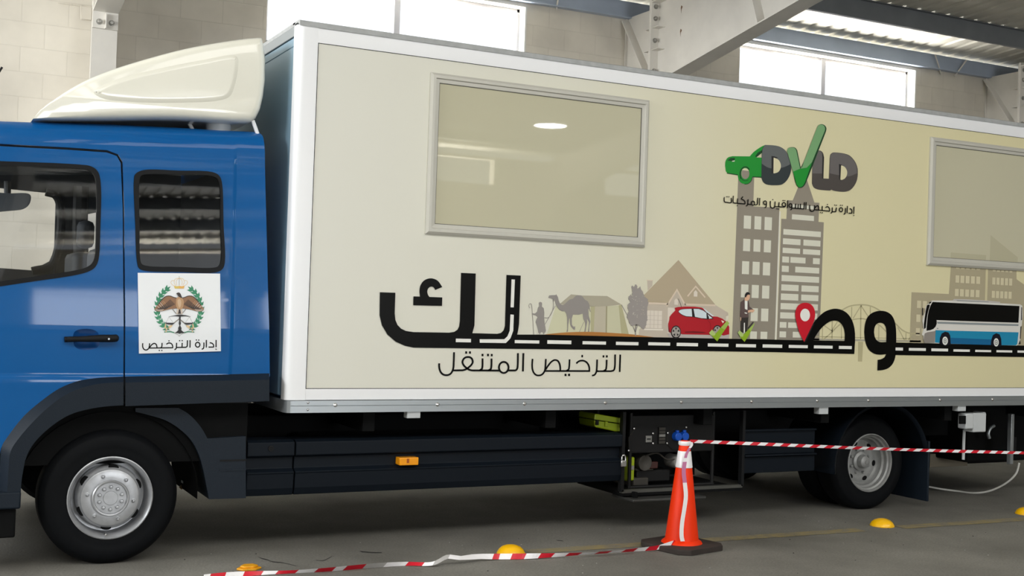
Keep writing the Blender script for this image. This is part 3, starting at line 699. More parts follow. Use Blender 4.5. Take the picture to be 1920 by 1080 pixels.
# upper and lower edge profiles
yz = [(0, zrim), (0, ZT-.034), (.006, ZT-.018), (.018, ZT-.006), (.034, ZT), (.12, ZT), (.12, zrim)]
tp_ = MB(); tp_.prism(yz, xpan-.004, X1, M_POST, axis='x'); tp_.build('top_edge_profile', truck, smooth=50)
M_ROOFE = mat('grey_roof_edge', (168, 170, 170), rough=.5, noise=.1, nscale=20)
re_ = MB(); re_.prism([(-.004, ZT-.026), (-.004, ZT+.004), (.02, ZT+.012), (.14, ZT+.012), (.14, ZT-.0), (.04, ZT-.0)], X0+.006, X1, M_ROOFE, axis='x'); re_.box(X0+.006, X1, .1, YBK, ZT-.02, ZT+.012, M_ROOFE); re_.build('box_roof', truck, smooth=50)
lo = MB(); lo.prism([(0, zbr), (0, zbp), (.05, zbp), (.05, zbr)], xpan-.004, X1, M_POST, axis='x'); lo.build('bottom_edge_profile', truck, bevel=.003)
rl = MB(); zm = (zbr+zrl)/2+.004
rl.prism([(-.012, zrl), (-.012, zm-.002), (-.009, zm), (-.012, zm+.002), (-.012, zbr-.003), (.05, zbr-.003), (.05, zrl)], X0+.03, X1, M_RAIL, axis='x')
rl.prism([(X0+.035, -.0125), (X0+.012, -.004), (X0-.002, .03), (X0-.002, YBK), (X0+.05, YBK), (X0+.05, .05)], zrl, zbr-.003, M_RAIL, axis='z')
rail = rl.build('lower_rail', truck, smooth=40)
for px, py in ((629, 759.5), (820.7, 758.5), (984, 757), (1135.5, 755.2), (1409.7, 753), (1278, 754), (1532.7, 751.7), (1628.7, 751), (1763, 750), (1861, 749), (577.5, 755), (577, 768)):
    p = at(px, py, -.013); r = .011 if px > 600 else .007
    b = MB(); b.lathe([(.0001, .009), (r*.6, .008), (r, .003), (r*1.2, 0), (r*1.2, -.003)], tuple(p), M_CHROME, n=12); b.build('rivet', rail)
for px in (775, 1543, 1802):
    p = at(px, 775 if px < 800 else (769 if px < 1600 else 764), .01); boxpart('rail_bracket', truck, (p[0]-.045, p[0]+.045, .0, .06, p[2]-.03, p[2]+.03), M_GREYP, .003)
# printed side panel
pn = MB(); pn.box(xpan, X1-.1, .004, .02, zbp, zrim, M_VINYL); panel = pn.build('side_panel', truck, smooth=0)
gap = MB()
for a, b, c, d in ((xpan-.004, X1, zrim-.003, zrim+.001), (xpan-.004, X1, zbp-.001, zbp+.003)): gap.box(a, b, .001, .02, c, d, M_BLACK)
gap.box(xpan-.004, xpan+.0005, .001, .02, zbp, zrim, M_BLACK); gap.build('panel_seal', truck, smooth=0)

# windows in the box
def pane_mat():
    m = bpy.data.materials.new('frosted_film_pane'); m.use_nodes = True; nt = m.node_tree; b = nt.nodes['Principled BSDF']
    b.inputs['Base Color'].default_value = (*lin((198, 194, 168)), 1); b.inputs['Roughness'].default_value = .015
    b.inputs['Specular IOR Level'].default_value = .5; b.inputs['Coat Weight'].default_value = .0
    return m
M_PANE = pane_mat()
wo = [at(806.7, 135, 0), at(1217.3, 189.3, 0), at(1206.7, 463.3, 0), at(797.3, 439, 0)]
wi = [at(822.7, 155, 0), at(1202.7, 203.3, 0), at(1195, 443, 0), at(814.3, 422.7, 0)]
oL, oR, oT, oB = (wo[0][0]+wo[3][0])/2, (wo[1][0]+wo[2][0])/2, (wo[0][2]+wo[1][2])/2, (wo[2][2]+wo[3][2])/2
iL, iR, iT, iB = (wi[0][0]+wi[3][0])/2, (wi[1][0]+wi[2][0])/2, (wi[0][2]+wi[1][2])/2, (wi[2][2]+wi[3][2])/2
M_GASK = mat('pane_gasket', (96, 94, 86), rough=.6)
def box_window(dx):
    L, R_, T, B = oL+dx, oR+dx, oT, oB; l, r, t, b = iL+dx, iR+dx, iT, iB; m = MB()
    sec = [(0, .004), (0, -.010), (.25, -.022), (.55, -.022), (.62, -.012), (1, -.010), (1, .006)]       # mitred frame section from the outer to the inner edge
    V = []
    for k, y in sec:
        V += [(L+(l-L)*k, y, T+(t-T)*k), (R_+(r-R_)*k, y, T+(t-T)*k), (R_+(r-R_)*k, y, B+(b-B)*k), (L+(l-L)*k, y, B+(b-B)*k)]
    F = [(i*4+j, i*4+(j+1) % 4, (i+1)*4+(j+1) % 4, (i+1)*4+j) for i in range(len(sec)-1) for j in range(4)]
    m.add(V, F, M_FRAME); o = m.build('box_window', truck, smooth=0)
    g = MB(); g.box(l-.002, r+.002, -.003, .003, b-.002, t+.002, M_PANE); p = g.build('window_pane', o, smooth=0)
    s = MB(); q = .004
    s.box(l, r, -.0075, -.003, t-q, t, M_GASK); s.box(l, r, -.0075, -.003, b, b+q, M_GASK); s.box(l, l+q, -.0075, -.003, b, t, M_GASK); s.box(r-q, r, -.0075, -.003, b, t, M_GASK); s.build('pane_gasket', o, smooth=0)
    return o
w1 = box_window(0.0)
w2L = (at(1745.6, 258.9, 0)[0]+at(1735.3, 497.8, 0)[0])/2
w2 = box_window(w2L-oL)

# ------------------------------------------------------------------ underbody
def tagp(o, label): o['label'] = label; return o
for y0 in (.72, 1.62): boxpart('chassis_rail', truck, (XF+.15, X1-.3, y0, y0+.08, .52, .76), M_VOID)
for x in (2.6, 3.9, 5.2, 6.3, 7.6, 8.8): boxpart('cross_member', truck, (x, x+.08, .08, YBK-.08, .72, zrl+.01), M_VOID, .004)
boxpart('box_floor', truck, (X0+.06, X1, .05, YBK-.03, zrl+.02, zbr-.01), M_VOID, 0)
boxpart('fuel_tank', truck, (2.3, 3.85, .35, .70, .30, .66), M_VOID, .05)
# side skirt: one pressed section, three lengths
zt = at(700, 822, .1)[2]; zA = at(700, 853.5, .1)[2]; zB_ = at(700, 875, .1)[2]; zC = at(700, 880, .1)[2]; zD = at(700, 909, .1)[2]; zE = at(700, 922, .1)[2]
sec = [(.30, zt), (.135, zt), (.105, zt-.012), (.10, zt-.02), (.10, zA+.012), (.135, zA), (.135, zB_+.004), (.10, zC+.004), (.094, zC), (.10, zC-.01), (.105, zD), (.12, zE), (.30, zE-.01)]
def skirt(xa, xb, name='side_skirt'):
    m = MB(); m.prism(sec, xa, xb, M_SKIRT, axis='x'); return m.build(name, truck, smooth=0, bevel=.005)
xs = [at(x, 870, .1)[0] for x in (462.5, 553, 1166)]
sk1 = skirt(xs[0]+.003, xs[1]-.004); sk2 = skirt(xs[1]+.004, xs[2])
rd = MB(); p = at(508, 841, .098); rd.lathe([(.0001, .003), (.008, .003), (.010, .006), (.017, .006), (.018, 0), (.018, -.004)], tuple(p), M_BLACK, n=18); rd.build('lock_cap', sk1)
ml = MB(); a, b = at(747, 857.5, .09), at(782, 871, .09); ml.box(a[0], b[0], .065, .14, b[2], a[2], M_AMBER); lamp_o = tagp(ml.build('marker_lamp', truck, bevel=.005), 'amber side marker lamp')
mlc = MB(); p = at(765, 864, .064); mlc.box(p[0]-.008, p[0]+.008, .0635, .066, p[2]-.014, p[2]+.014, M_AMBERD); mlc.build('lens_insert', lamp_o, smooth=0)
# mudguard behind the front wheel with the first skirt length
mo = cr([(335, 765), (352, 775), (368, 790), (380, 806), (389, 822)], 4)+[(397, 822), (461, 818), (461, 934), (392, 936)]
mi_ = cr([(390, 925), (386, 905), (381, 880), (372, 850), (358, 825), (335, 803), (310, 788), (285, 780), (254, 772)], 4)+[(254, 765)]
mg = MB(); Ym = .085; mp_ = [tuple(at(x, y, Ym)[[0, 2]]) for x, y in mo+mi_]; mg.prism(mp_, Ym, Ym+.42, M_TRIM); mud = mg.build('front_mudguard', truck, smooth=35)
mr_ = MB(); rp = [(255, 766), (335, 766), (369, 794), (389, 823), (397, 824), (461, 820)]
q0 = at(412, 864, Ym); q1 = at(461, 880, Ym); mr_.box(q0[0], q1[0], Ym-.004, Ym+.01, q1[2]-.006, q1[2]+.004, M_TRIM); mr_.box(q0[0], q1[0], Ym-.004, Ym+.01, q0[2]-.004, q0[2]+.006, M_BLACK); mr_.build('mudguard_rib', mud, smooth=0)
# ------------------------------------------------------------------ wheels
def wheel(name, cx, yo, cz, R, rear=False, sgn=1):
    t = MB(); W = .225
    prof_t = [(.232, .002), (.245, .006), (.262, .004), (.285, .008), (.30, .010), (.318, .008), (R-.04, .006), (R-.026, -.003), (R-.012, -.022), (R-.003, -.034), (R, -.05), (R, -W+.05), (R-.012, -W+.022), (R-.03, -W+.003), (.26, -W), (.232, -W+.004)]
    t.lathe(prof_t, (cx, yo, cz), M_TYRE, n=72, cap=False)
    for rr in (R-.0015, ):
        pass
    w = t.build(name, truck, smooth=30, base=(cx, yo+.1, cz-R))
    r = MB(); RM = M_RIMD if rear else M_RIM
    if not rear:
        r.lathe([(.232, .0), (.2335, .010), (.228, .013), (.222, .006), (.214, -.004), (.208, -.020), (.205, -.055), (.203, -.11), (.15, -.115)], (cx, yo, cz), RM, n=64, cap=False)
        rim = r.build('wheel_rim', w, smooth=40)
        d = MB(); d.lathe([(.0001, .012), (.094, .012), (.1, .010), (.1025, .004), (.106, .004), (.150, .006), (.158, .002), (.161, -.006), (.168, -.012), (.176, -.022), (.179, -.04), (.179, -.10)], (cx, yo, cz), RM, n=64)
        disc = d.build('wheel_disc', w, smooth=30)
        hc = MB(); hc.lathe([(.0001, .016), (.038, .016), (.040, .014), (.0405, .0125), (.086, .0125), (.090, .026), (.097, .028), (.1025, .022), (.103, .004)], (cx, yo, cz), RM, n=56); hc.build('hub_cover', w, smooth=35)
        for k in range(10):
            a = math.radians(18+36*k); q = (cx+.063*math.cos(a), yo-.012, cz+.063*math.sin(a))
            b = MB(); b.lathe([(.0001, .019), (.007, .018), (.0105, .012), (.0115, 0)], q, RM, n=10); b.build('wheel_nut', w)
        for k in range(6):
            a = math.radians(50+60*k); q = (cx+.128*math.cos(a), yo-.004, cz+.128*math.sin(a))
            b = MB(); b.lathe([(.0001, .018), (.005, .017), (.0085, .009), (.009, .003), (.013, .002), (.013, 0)], q, RM, n=10); b.build('cover_bolt', w)
        for k in range(6):
            a = math.radians(85+60*k); h = MB()
            ps = [(cx+(.171+.013*math.sin(u))*math.cos(a+.17*math.cos(u)), cz+(.171+.013*math.sin(u))*math.sin(a+.17*math.cos(u))) for u in np.linspace(0, 2*math.pi, 19)[:-1]]
            h.prism(ps, yo+.0125, yo+.06, M_VOID); h.build('hand_hole', w, smooth=0)
        vv = MB(); q = (cx-.02, yo-.004, cz-.205); vv.lathe([(.0001, .02), (.006, .018), (.007, -.02)], q, M_CHROME, n=8); vv.build('valve', w)
    else:
        r.lathe([(.233, .0), (.2335, .010), (.227, .012), (.221, .004), (.218, -.012), (.206, -.020), (.203, -.05), (.190, -.062), (.187, -.095), (.178, -.108), (.170, -.118)], (cx, yo, cz), RM, n=64, cap=False); r.build('wheel_rim', w, smooth=40)
        d = MB(); d.lathe([(.0001, -.115), (.10, -.115), (.120, -.112), (.135, -.108), (.150, -.110), (.172, -.116)], (cx, yo, cz), RM, n=64); d.build('wheel_disc', w, smooth=40)
        hb_ = MB(); hb_.lathe([(.0001, -.03), (.012, -.028), (.014, -.034), (.030, -.036), (.046, -.044), (.052, -.06), (.055, -.085), (.075, -.095), (.078, -.116)], (cx, yo, cz), RM, n=40); hb_.build('hub', w, smooth=40)
        for k in range(8):
            a = math.radians(22+45*k); q = (cx+.098*math.cos(a), yo+.112, cz+.098*math.sin(a))
            b = MB(); b.lathe([(.0001, .02), (.010, .019), (.012, .0)], q, RM, n=6); b.build('wheel_nut', w)
        for k in range(6):
            a = math.radians(-8+60*k); h = MB()
            ps = [(cx+(.150+.017*math.sin(u))*math.cos(a+.16*math.cos(u)), cz+(.150+.017*math.sin(u))*math.sin(a+.16*math.cos(u))) for u in np.linspace(0, 2*math.pi, 19)[:-1]]
            h.prism(ps, yo+.1055, yo+.13, M_VOID); h.build('hand_hole', w, smooth=0)
    return w
R_T = .38
fwc = at(206, 941, .06); rwc = at(1630, 869, .25)
wheel('front_wheel', fwc[0], .055, R_T-.004, R_T); wheel('rear_wheel', rwc[0], .25, R_T-.004, R_T, True)
for x, y in ((fwc[0], YBK-.28), (rwc[0], YBK-.30), (rwc[0], .50), (rwc[0], YBK-.55)):
    t = MB(); t.lathe([(.22, 0), (.30, .01), (R_T-.03, .0), (R_T, -.04), (R_T, -.18), (R_T-.03, -.22), (.22, -.22)], (x, y, R_T-.004), M_TYRE, n=40); t.build('inner_wheel', truck, smooth=30)
for x in (fwc[0], rwc[0]):
    t = MB(); t.tube([(x, .48, R_T), (x, YBK-.35, R_T)], .07, M_VOID, n=12); t.build('axle', truck)
# front wheel housing, dark
wh = MB(); an = np.linspace(math.radians(-5), math.radians(185), 20)
wh.add([(fwc[0]+.50*math.cos(a), y, .38+.48*math.sin(a)) for a in an for y in (.10, .85)], [(2*i, 2*i+1, 2*i+3, 2*i+2) for i in range(len(an)-1)], M_VOID)
wh.build('wheel_housing', truck, smooth=40)
# rear mudguard and flap, rear skirt
an = np.linspace(math.radians(12), math.radians(186), 22); rm = MB()
rm.add([(rwc[0]+r*math.cos(a), y, .37+r*math.sin(a)) for a in an for (r, y) in ((.47, .12), (.50, .10), (.50, .75))], [(3*i+k, 3*i+k+1, 3*i+k+4, 3*i+k+3) for i in range(len(an)-1) for k in range(2)], M_SKIRT)
rear_mg = rm.build('rear_mudguard', truck, smooth=40, solid=.012)
q0 = at(1698, 885, .2); q1 = at(1731, 938, .2); mf = MB(); mf.box(q1[0]-.02, q1[0], .14, .55, q1[2], .55, M_TRIM); mf.build('mud_flap', truck, bevel=.005)
xa, xb = at(1398, 850, .1)[0], at(1532, 850, .1)[0]
rsk = MB(); z1, z2, z3 = at(1465, 806, .1)[2], at(1465, 854, .1)[2], at(1465, 886, .1)[2]
rsk.box(xa, xb, .13, .16, z2+.01, z1, M_SKIRT); rsk.box(xa, xb, .10, .16, z2-.004, z2+.01, M_SKIRT); rsk.box(xa, xb, .125, .16, z3, z2-.01, M_SKIRT); rsk.box(xa, xb, .11, .16, z1-.01, z1+.004, M_SKIRT)
rsk.build('rear_side_skirt', truck, bevel=.004)
# hanging channel, small fittings at the tail
q0, q1 = at(1896, 776, .2), at(1892, 870, .2); ch = MB(); ch.box(q0[0]-.018, q0[0]+.018, .18, .22, q1[2], q0[2], M_RAIL); ch.box(q0[0]+.02, q0[0]+.075, .2, .26, q0[2]-.33, q0[2]-.2, M_BLACK); ch.build('tail_bracket', truck, bevel=.003)
q0, q1 = at(1736, 870, .9), at(1806, 872, .9); tb = MB(); tb.box(q0[0], q1[0], .85, .95, q1[2], q1[2]+.12, mat('dull_beige_steel', (128, 120, 104), rough=.7)); tb.build('tail_cross_bar', truck, bevel=.004)
q = at(1858, 806, .35); hk = MB(); hk.tube([at(x, y, .35) for x, y in cr([(1864, 798), (1857, 803), (1853, 813), (1855, 822)], 4)], .014, M_RAIL, n=8); hk.build('tow_hook', truck)
q0, q1 = at(1808, 806, .14), at(1806, 862, .14); pc = MB(); pc.tube([q0, at(1807, 830, .16), q1], .012, M_GREYP, n=8); pc.build('socket_conduit', truck)
# pale grey power inlet box
a, b = at(1811, 773, .10), at(1839, 808, .10); sb_ = MB(); sb_.box(a[0], b[0]-.03, .02, .12, b[2], a[2], M_GREYP); sb_.box(b[0]-.035, b[0]+.0, .05, .16, b[2]-.002, a[2]+.004, M_GREYP)
inlet = tagp(sb_.build('power_inlet', truck, bevel=.008), 'pale grey power inlet box under the rail')
a, b = at(1799, 774, .08), at(1813, 803, .08); si = MB(); si.box(a[0], b[0], .01, .10, b[2], a[2], M_GREYP); plug = si.build('inlet_hood', inlet, bevel=.012)
a, b = at(1801.5, 780, .0), at(1811.5, 795, .0); si = MB(); si.box(a[0], b[0], .004, .02, b[2], a[2], M_VOID); si.build('inlet_socket', inlet, smooth=0)
# open equipment bay: frame of the bay in front of the generator
xa, xb = at(1169, 850, .1)[0], at(1394, 850, .1)[0]; zt_ = at(1280, 771, .1)[2]; zb_ = at(1280, 917, .1)[2]
bay = MB()
for x in (xa, xb): bay.box(x-.012, x+.012, .10, .14, zb_, zt_, M_BLACK)
bay.box(xa, xb, .10, .14, zb_-.01, zb_+.012, mat('bare_edge_steel', (84, 84, 80), rough=.5, metal=.4)); bay.box(xa, xb, .10, .72, zb_-.03, zb_-.01, M_VOID); bay.box(xa, xb, .70, .72, zb_, zt_, M_VOID)
bay.build('equipment_bay', truck, smooth=0)
st_ = MB(); a = at(1180, 935, .05); st_.box(a[0], a[0]+.62, .0, .28, a[2]-.02, a[2]+.0, mat('worn_step_steel', (70, 70, 68), rough=.5, metal=.4)); st_.box(a[0]+.05, a[0]+.08, .06, .2, a[2], zb_, M_VOID); st_.box(a[0]+.52, a[0]+.55, .06, .2, a[2], zb_, M_VOID); st_.build('folding_step', truck, bevel=.006)

# dark steel box carried under the tail
z0 = at(1780, 872, .95)[2]; boxpart('tail_box', truck, (7.62, X1-.25, .98, 2.1, z0, zrl+.01), M_VOID, .01)
boxpart('tail_tank', truck, (at(1814, 800, .5)[0], X1-.3, .5, .95, at(1850, 866, .5)[2], zrl+.01), M_VOID, .02)

an_ = MB(); an_.tube([at(4, 126, .5), at(-30, 180, .5), at(-62, 228, .5)], .007, M_BLACK, n=6); an_.build('roof_aerial', truck)

# front of the cab: windscreen, grille, headlamps
G_SCREEN = glass('windscreen_glass', (.95, .98, 1), .8)
m = MB(); m.add([(XF+.02, .18, 1.45), (XF+.02, YB-.18, 1.45), (XF+.06, YB-.2, zr(XF)-.05), (XF+.06, .2, zr(XF)-.05)], [(0, 1, 2, 3)], G_SCREEN); m.build('windscreen', truck, smooth=0)
m = MB()
for k in range(4): m.box(XF-.02, XF+.01, .45, YB-.45, .98+k*.1, 1.04+k*.1, M_BLACK)
m.build('front_grille', truck, bevel=.006)
for y in (.18, YB-.46): boxpart('headlamp', truck, (XF-.03, XF+.02, y, y+.28, .68, .86), M_GREYP, .02)
boxpart('front_bumper_bar', truck, (XF-.06, XF+.06, .08, YB-.08, .32, .60), M_TRIM, .03)
# small fittings glimpsed behind the front wheel
q = at(350, 912, .55); m = MB(); m.tube([at(x, y, .55) for x, y in cr([(338, 916), (344, 910), (356, 909), (366, 913)], 4)], .012, mat('tan_hose', (140, 112, 70), rough=.7), n=8); m.build('hose_fitting', truck)
q = at(345, 902, .55); boxpart('hose_bracket', truck, (q[0]-.018, q[0]+.018, .5, .55, q[2]-.008, q[2]+.008), M_RAIL, .002)
# ================================================================== PRINTED GRAPHICS ON THE BOX
def ink(name, rgb, gain=1.18, rough=.42): return mat('print_'+name, rgb, rough=rough, spec=.35, gain=gain)
K_ = mat('print_black', (5, 5, 4), rough=.4, spec=.14); WH = ink('white', (222, 222, 216)); G1 = ink('tower_grey', (138, 131, 118)); G2 = ink('pale_window', (206, 205, 190))
G3 = ink('city_beige', (163, 154, 128)); G4 = ink('city_window', (198, 190, 160)); RED = ink('pin_red', (188, 18, 38)); HGREY = ink('haze_grey', (139, 134, 130))
BR = ink('bridge_olive', (172, 165, 130)); DUNE = ink('dune_brown', (166, 112, 54)); PY = .004
def child(p, name, label=None):
    o = p.build(name, panel)
    if label: o['label'] = label
    return o
Q = zx(700, 500, 4.909); I = zx(1460, 540, 6.75); H = zx(1720, 550, 9.6); S5 = zx(1180, 480, 5.4); R5 = zx(980, 480, 5.4); Mz = zx(1360, 380, 3.855); L8 = zx(1700, 490, 8.727)
# --- right-hand city block (behind everything)
p = Print(PY)
p.poly([(1709.2, 547.9), (1779, 551.3), (1783, 498), (1906, 506), (1906, 523.5), (1920, 533.5), (1995, 592), (1995, 652), (1705.5, 643)], G3, 0)
for X0s, ws, rows in (((810, 892, 975, 1062, 1145), 55, [((98, 103, 108, 113, 118), 25)]),):
    for r, hgt in rows:
        for x, y in zip(X0s, r): p.rect(*L8([(x, y), (x+ws, y+hgt)]), G4, 1)
for xs_, ys_, ww, hh in (((802, 883, 968, 1055, 1142), (228, 234, 238, 244, 248), 57, 122), ((792, 875, 960, 1045, 1132), (450, 455, 460, 464, 468), 57, 120),
                         ((1410, 1480, 1548, 1617, 1683), (135, 142, 145, 148, 153), 45, 30), ((1403, 1472, 1540, 1610, 1678), (262, 266, 272, 275, 280), 47, 118), ((1395, 1463, 1532, 1600, 1668), (482, 486, 490, 493, 497), 47, 116)):
    for x, y in zip(xs_, ys_): p.rect(*L8([(x, y), (x+ww, y+hh)]), G4, 1)
p.poly(L8([(1295, 125), (1333, 128), (1316, 650), (1280, 648)]), ink('city_seam', (196, 188, 152)), 1)
q5 = zx(1660, 480, 4.908)
for x, y in ((293, 410), (347, 414), (287, 538), (342, 541), (282, 663), (335, 666)): p.rect(*q5([(x, y), (x+34, y+69)]), G4, 1)
child(p, 'city_print', 'beige printed office blocks')
# --- towers
p = Print(PY)
p.poly([(1384.7, 318), (1414.5, 322), (1412.3, 387), (1461.5, 389.7), (1452.6, 638), (1372.5, 637)], G1, 0)
for r in ([(135, 92, 184, 190), (212, 97, 258, 195), (285, 103, 335, 200)], [(130, 260, 178, 352), (205, 265, 252, 356), (280, 270, 328, 361)], [(122, 422, 170, 518), (198, 426, 246, 522), (273, 432, 322, 527)],
          [(115, 590, 165, 686), (192, 594, 240, 690), (267, 599, 316, 694)], [(110, 758, 158, 853), (185, 762, 233, 857), (260, 765, 309, 858)], [(105, 928, 152, 983), (180, 930, 227, 985), (255, 932, 302, 986)]):
    for x0, y0, x1, y1 in r: p.rect(*Mz([(x0, y0), (x1, y1)]), G2, 1)
p.poly(Mz([(390, 62), (400, 62), (370, 988), (358, 988)]), ink('pale_seam', (214, 212, 200)), 0)
child(p, 'tower_print', 'grey printed tower with a left stack')
p = Print(PY)
p.poly([(1476.2, 375.3), (1486.3, 375.9), (1501, 340), (1507, 323), (1514, 340), (1527, 379.8), (1536.4, 380.3), (1534.7, 416), (1544.7, 416.8), (1536.2, 639), (1456.3, 638), (1465, 410.2), (1474.4, 410.6)], G1, 0)
p.rect((1485, 383), (1528, 393), G2, 1)
for x0, y0, x1, y1 in ((482, 83, 640, 133), (420, 190, 690, 250), (417, 257, 543, 308), (565, 267, 687, 318), (415, 325, 540, 371), (562, 335, 685, 380), (412, 388, 460, 434), (471, 392, 579, 440), (634, 400, 682, 446), (409, 455, 458, 502), (506, 462, 678, 513),
                       (407, 523, 677, 580), (405, 590, 529, 640), (551, 598, 674, 648), (402, 656, 527, 708), (549, 664, 672, 712), (400, 725, 668, 780), (397, 792, 664, 845), (394, 862, 441, 905), (454, 865, 566, 908), (392, 930, 438, 974), (488, 933, 560, 976)):
    p.rect(*Mz([(x0, y0), (x1, y1)]), G2, 1)
child(p, 'spire_tower_print', 'grey printed tower with a spire')
# --- bridge
p = Print(PY)
for pts, w in (([(560, 655), (640, 590), (700, 530), (800, 445), (930, 402), (1040, 388), (1110, 398), (1270, 468), (1360, 550)], 2.2), ([(700, 340), (810, 275), (900, 230), (1040, 212), (1160, 227), (1280, 285), (1400, 385), (1490, 462), (1560, 528), (1640, 568), (1790, 578)], 2.4)):
    p.stroke(I(pts), w, BR, 1)
for a, b in (((555, 480), (553, 650)), ((678, 415), (676, 650)), ((795, 470), (795, 650)), ((925, 240), (922, 385)), ((1042, 220), (1036, 670)), ((1160, 235), (1160, 330)), ((1268, 480), (1266, 660)), ((1612, 568), (1610, 670)),
             ((1042, 222), (942, 385)), ((1042, 222), (1140, 372)), ((570, 470), (670, 542)), ((670, 542), (745, 425)), ((1508, 500), (1595, 665)), ((1640, 665), (1685, 580))): p.stroke(I([a, b]), 1.7, BR, 1, smooth=False)
p.stroke(I([(440, 614), (1700, 642)]), 1.3, BR, 1, smooth=False); p.stroke(I([(440, 650), (1800, 676)]), 3.4, ink('deck_grey', (160, 156, 140)), 0, smooth=False)
p.poly(I([(1005, 680), (1070, 680), (1056, 932), (1003, 930)]), BR, 0)
child(p, 'bridge_print', 'olive printed arch bridge')
# --- house and tree
HW = ink('house_wall', (186, 175, 160)); HR = ink('house_roof', (172, 158, 134)); HT = ink('house_trim', (206, 191, 172)); HC = ink('house_light', (212, 203, 190))
p = Print(PY)
p.poly(S5([(170, 470), (870, 495), (1000, 575), (1002, 602), (978, 608), (978, 834), (95, 822), (100, 742), (170, 690)]), HW, 0)
p.poly(S5([(497, 40), (872, 494), (185, 478), (148, 395)]), HR, 1)
p.poly(S5([(180, 245), (236, 245), (233, 300), (186, 352)]), HW, 0); p.rect(*S5([(174, 240), (240, 252)]), HT, 1)
p.poly(S5([(480, 345), (570, 500), (385, 500)]), HW, 2)
for pts, w in (([(378, 508), (482, 342), (566, 498)], 3.2), ([(188, 478), (392, 486)], 3.6), ([(562, 490), (872, 500)], 3.4), ([(590, 408), (672, 308), (768, 420)], 2.6)): p.stroke(S5(pts), w, HT, 3, smooth=False)
p.poly(S5([(455, 492), (456, 450), (475, 428), (493, 450), (492, 494)]), HC, 3); p.poly(S5([(652, 410), (653, 365), (672, 345), (690, 367), (688, 412)]), HC, 3)
p.poly(S5([(172, 550), (332, 556), (328, 734), (168, 728)]), HC, 1); p.rect(*S5([(145, 735), (342, 754)]), ink('sill_light', (222, 214, 202)), 2)
for x in (212, 250, 290): p.stroke(S5([(x+2, 552), (x-2, 732)]), .7, HW, 2, smooth=False)
for y in (600, 645, 690): p.stroke(S5([(172, y), (330, y+6)]), .6, HW, 2, smooth=False)
p.poly(S5([(390, 522), (520, 526), (512, 800), (386, 782)]), HC, 1)
p.poly(S5([(980, 600), (1004, 605), (1000, 640), (985, 650), (1008, 670), (1010, 834), (978, 832)]), ink('house_gap', (214, 208, 190)), 0)
child(p, 'house_print', 'beige printed gabled house')
p = Print(PY); rr = random.Random(3)
trunk = zx(1160, 500, 7.2)
tp = [(240, 235), (262, 300), (285, 265), (300, 300), (322, 335), (345, 400), (392, 430), (400, 500), (385, 560), (378, 640), (388, 700), (372, 790), (340, 838), (300, 822), (262, 788), (232, 790), (165, 800), (132, 735), (113, 680), (122, 620), (140, 600), (122, 560), (124, 512), (160, 480), (132, 440), (134, 410), (160, 372), (178, 398), (185, 330), (170, 290), (182, 256), (208, 275), (225, 235)]
bl = []
for i, a in enumerate(tp):
    b = tp[(i+1) % len(tp)]; nn = max(2, int(math.dist(a, b)/16))
    for k in range(nn):
        t = k/nn; bl.append((a[0]+(b[0]-a[0])*t+rr.uniform(-7, 7), a[1]+(b[1]-a[1])*t+rr.uniform(-7, 7)))
p.poly(trunk(bl), ink('tree_grey', (146, 140, 136)), 4)
p.stroke(trunk([(240, 780), (226, 850), (230, 935)]), 2.0, HGREY, 4); p.stroke(trunk([(190, 795), (212, 850), (224, 880)]), 1.2, HGREY, 4); p.stroke(trunk([(262, 780), (240, 840), (230, 880)]), 1.2, HGREY, 4)
for k in range(34):
    x, y = rr.uniform(175, 350), rr.uniform(330, 700); e = ell(x, y, rr.uniform(3, 6), rr.uniform(3, 6), 7); p.poly(trunk(e), HW if x > 250 else ink('tree_gap', (196, 192, 180)), 5)
child(p, 'tree_print', 'grey printed tree silhouette')
# --- tent, dune, camel and herder silhouettes
p = Print(PY)
TA = ink('tent_wall', (196, 195, 166)); TB = ink('tent_roof', (164, 158, 140)); TC = ink('tent_front', (180, 173, 154)); TD = ink('tent_shade', (170, 166, 132)); TE = ink('tent_flap', (190, 188, 160))
p.poly(R5([(340, 492), (720, 512), (718, 790), (245, 790)]), TA, 0); p.poly(R5([(375, 486), (490, 388), (600, 400), (855, 405), (1000, 492), (855, 508), (640, 514), (440, 500)]), TB, 1)
p.poly(R5([(690, 510), (732, 510), (718, 795), (690, 795)]), TD, 1); p.poly(R5([(732, 510), (845, 508), (842, 795), (718, 795)]), TC, 0); p.poly(R5([(856, 508), (978, 500), (1002, 795), (850, 795)]), TE, 0)
p.poly(R5([(972, 500), (1000, 492), (1076, 795), (1000, 795)]), TD, 1); p.stroke(R5([(850, 508), (846, 790)]), 2.4, ink('tent_pole', (150, 144, 116)), 1, smooth=False); p.stroke(R5([(1000, 494), (1066, 612)]), 1.3, HGREY, 1, smooth=False)
F_ = zx(990, 540, 10.8)
p.stroke(F_([(345, 735), (555, 360)]), 1.0, HGREY, 1, smooth=False); p.stroke(F_([(1040, 890), (1130, 690)]), .8, HGREY, 1, smooth=False)
p.poly(R5(cr([(215, 796), (330, 782), (450, 773), (660, 768), (900, 778), (1130, 796), (1345, 824)], 4)+[(1345, 830), (215, 830)]), DUNE, 2)
child(p, 'tent_print', 'olive printed tent on an orange dune')
p = Print(PY)
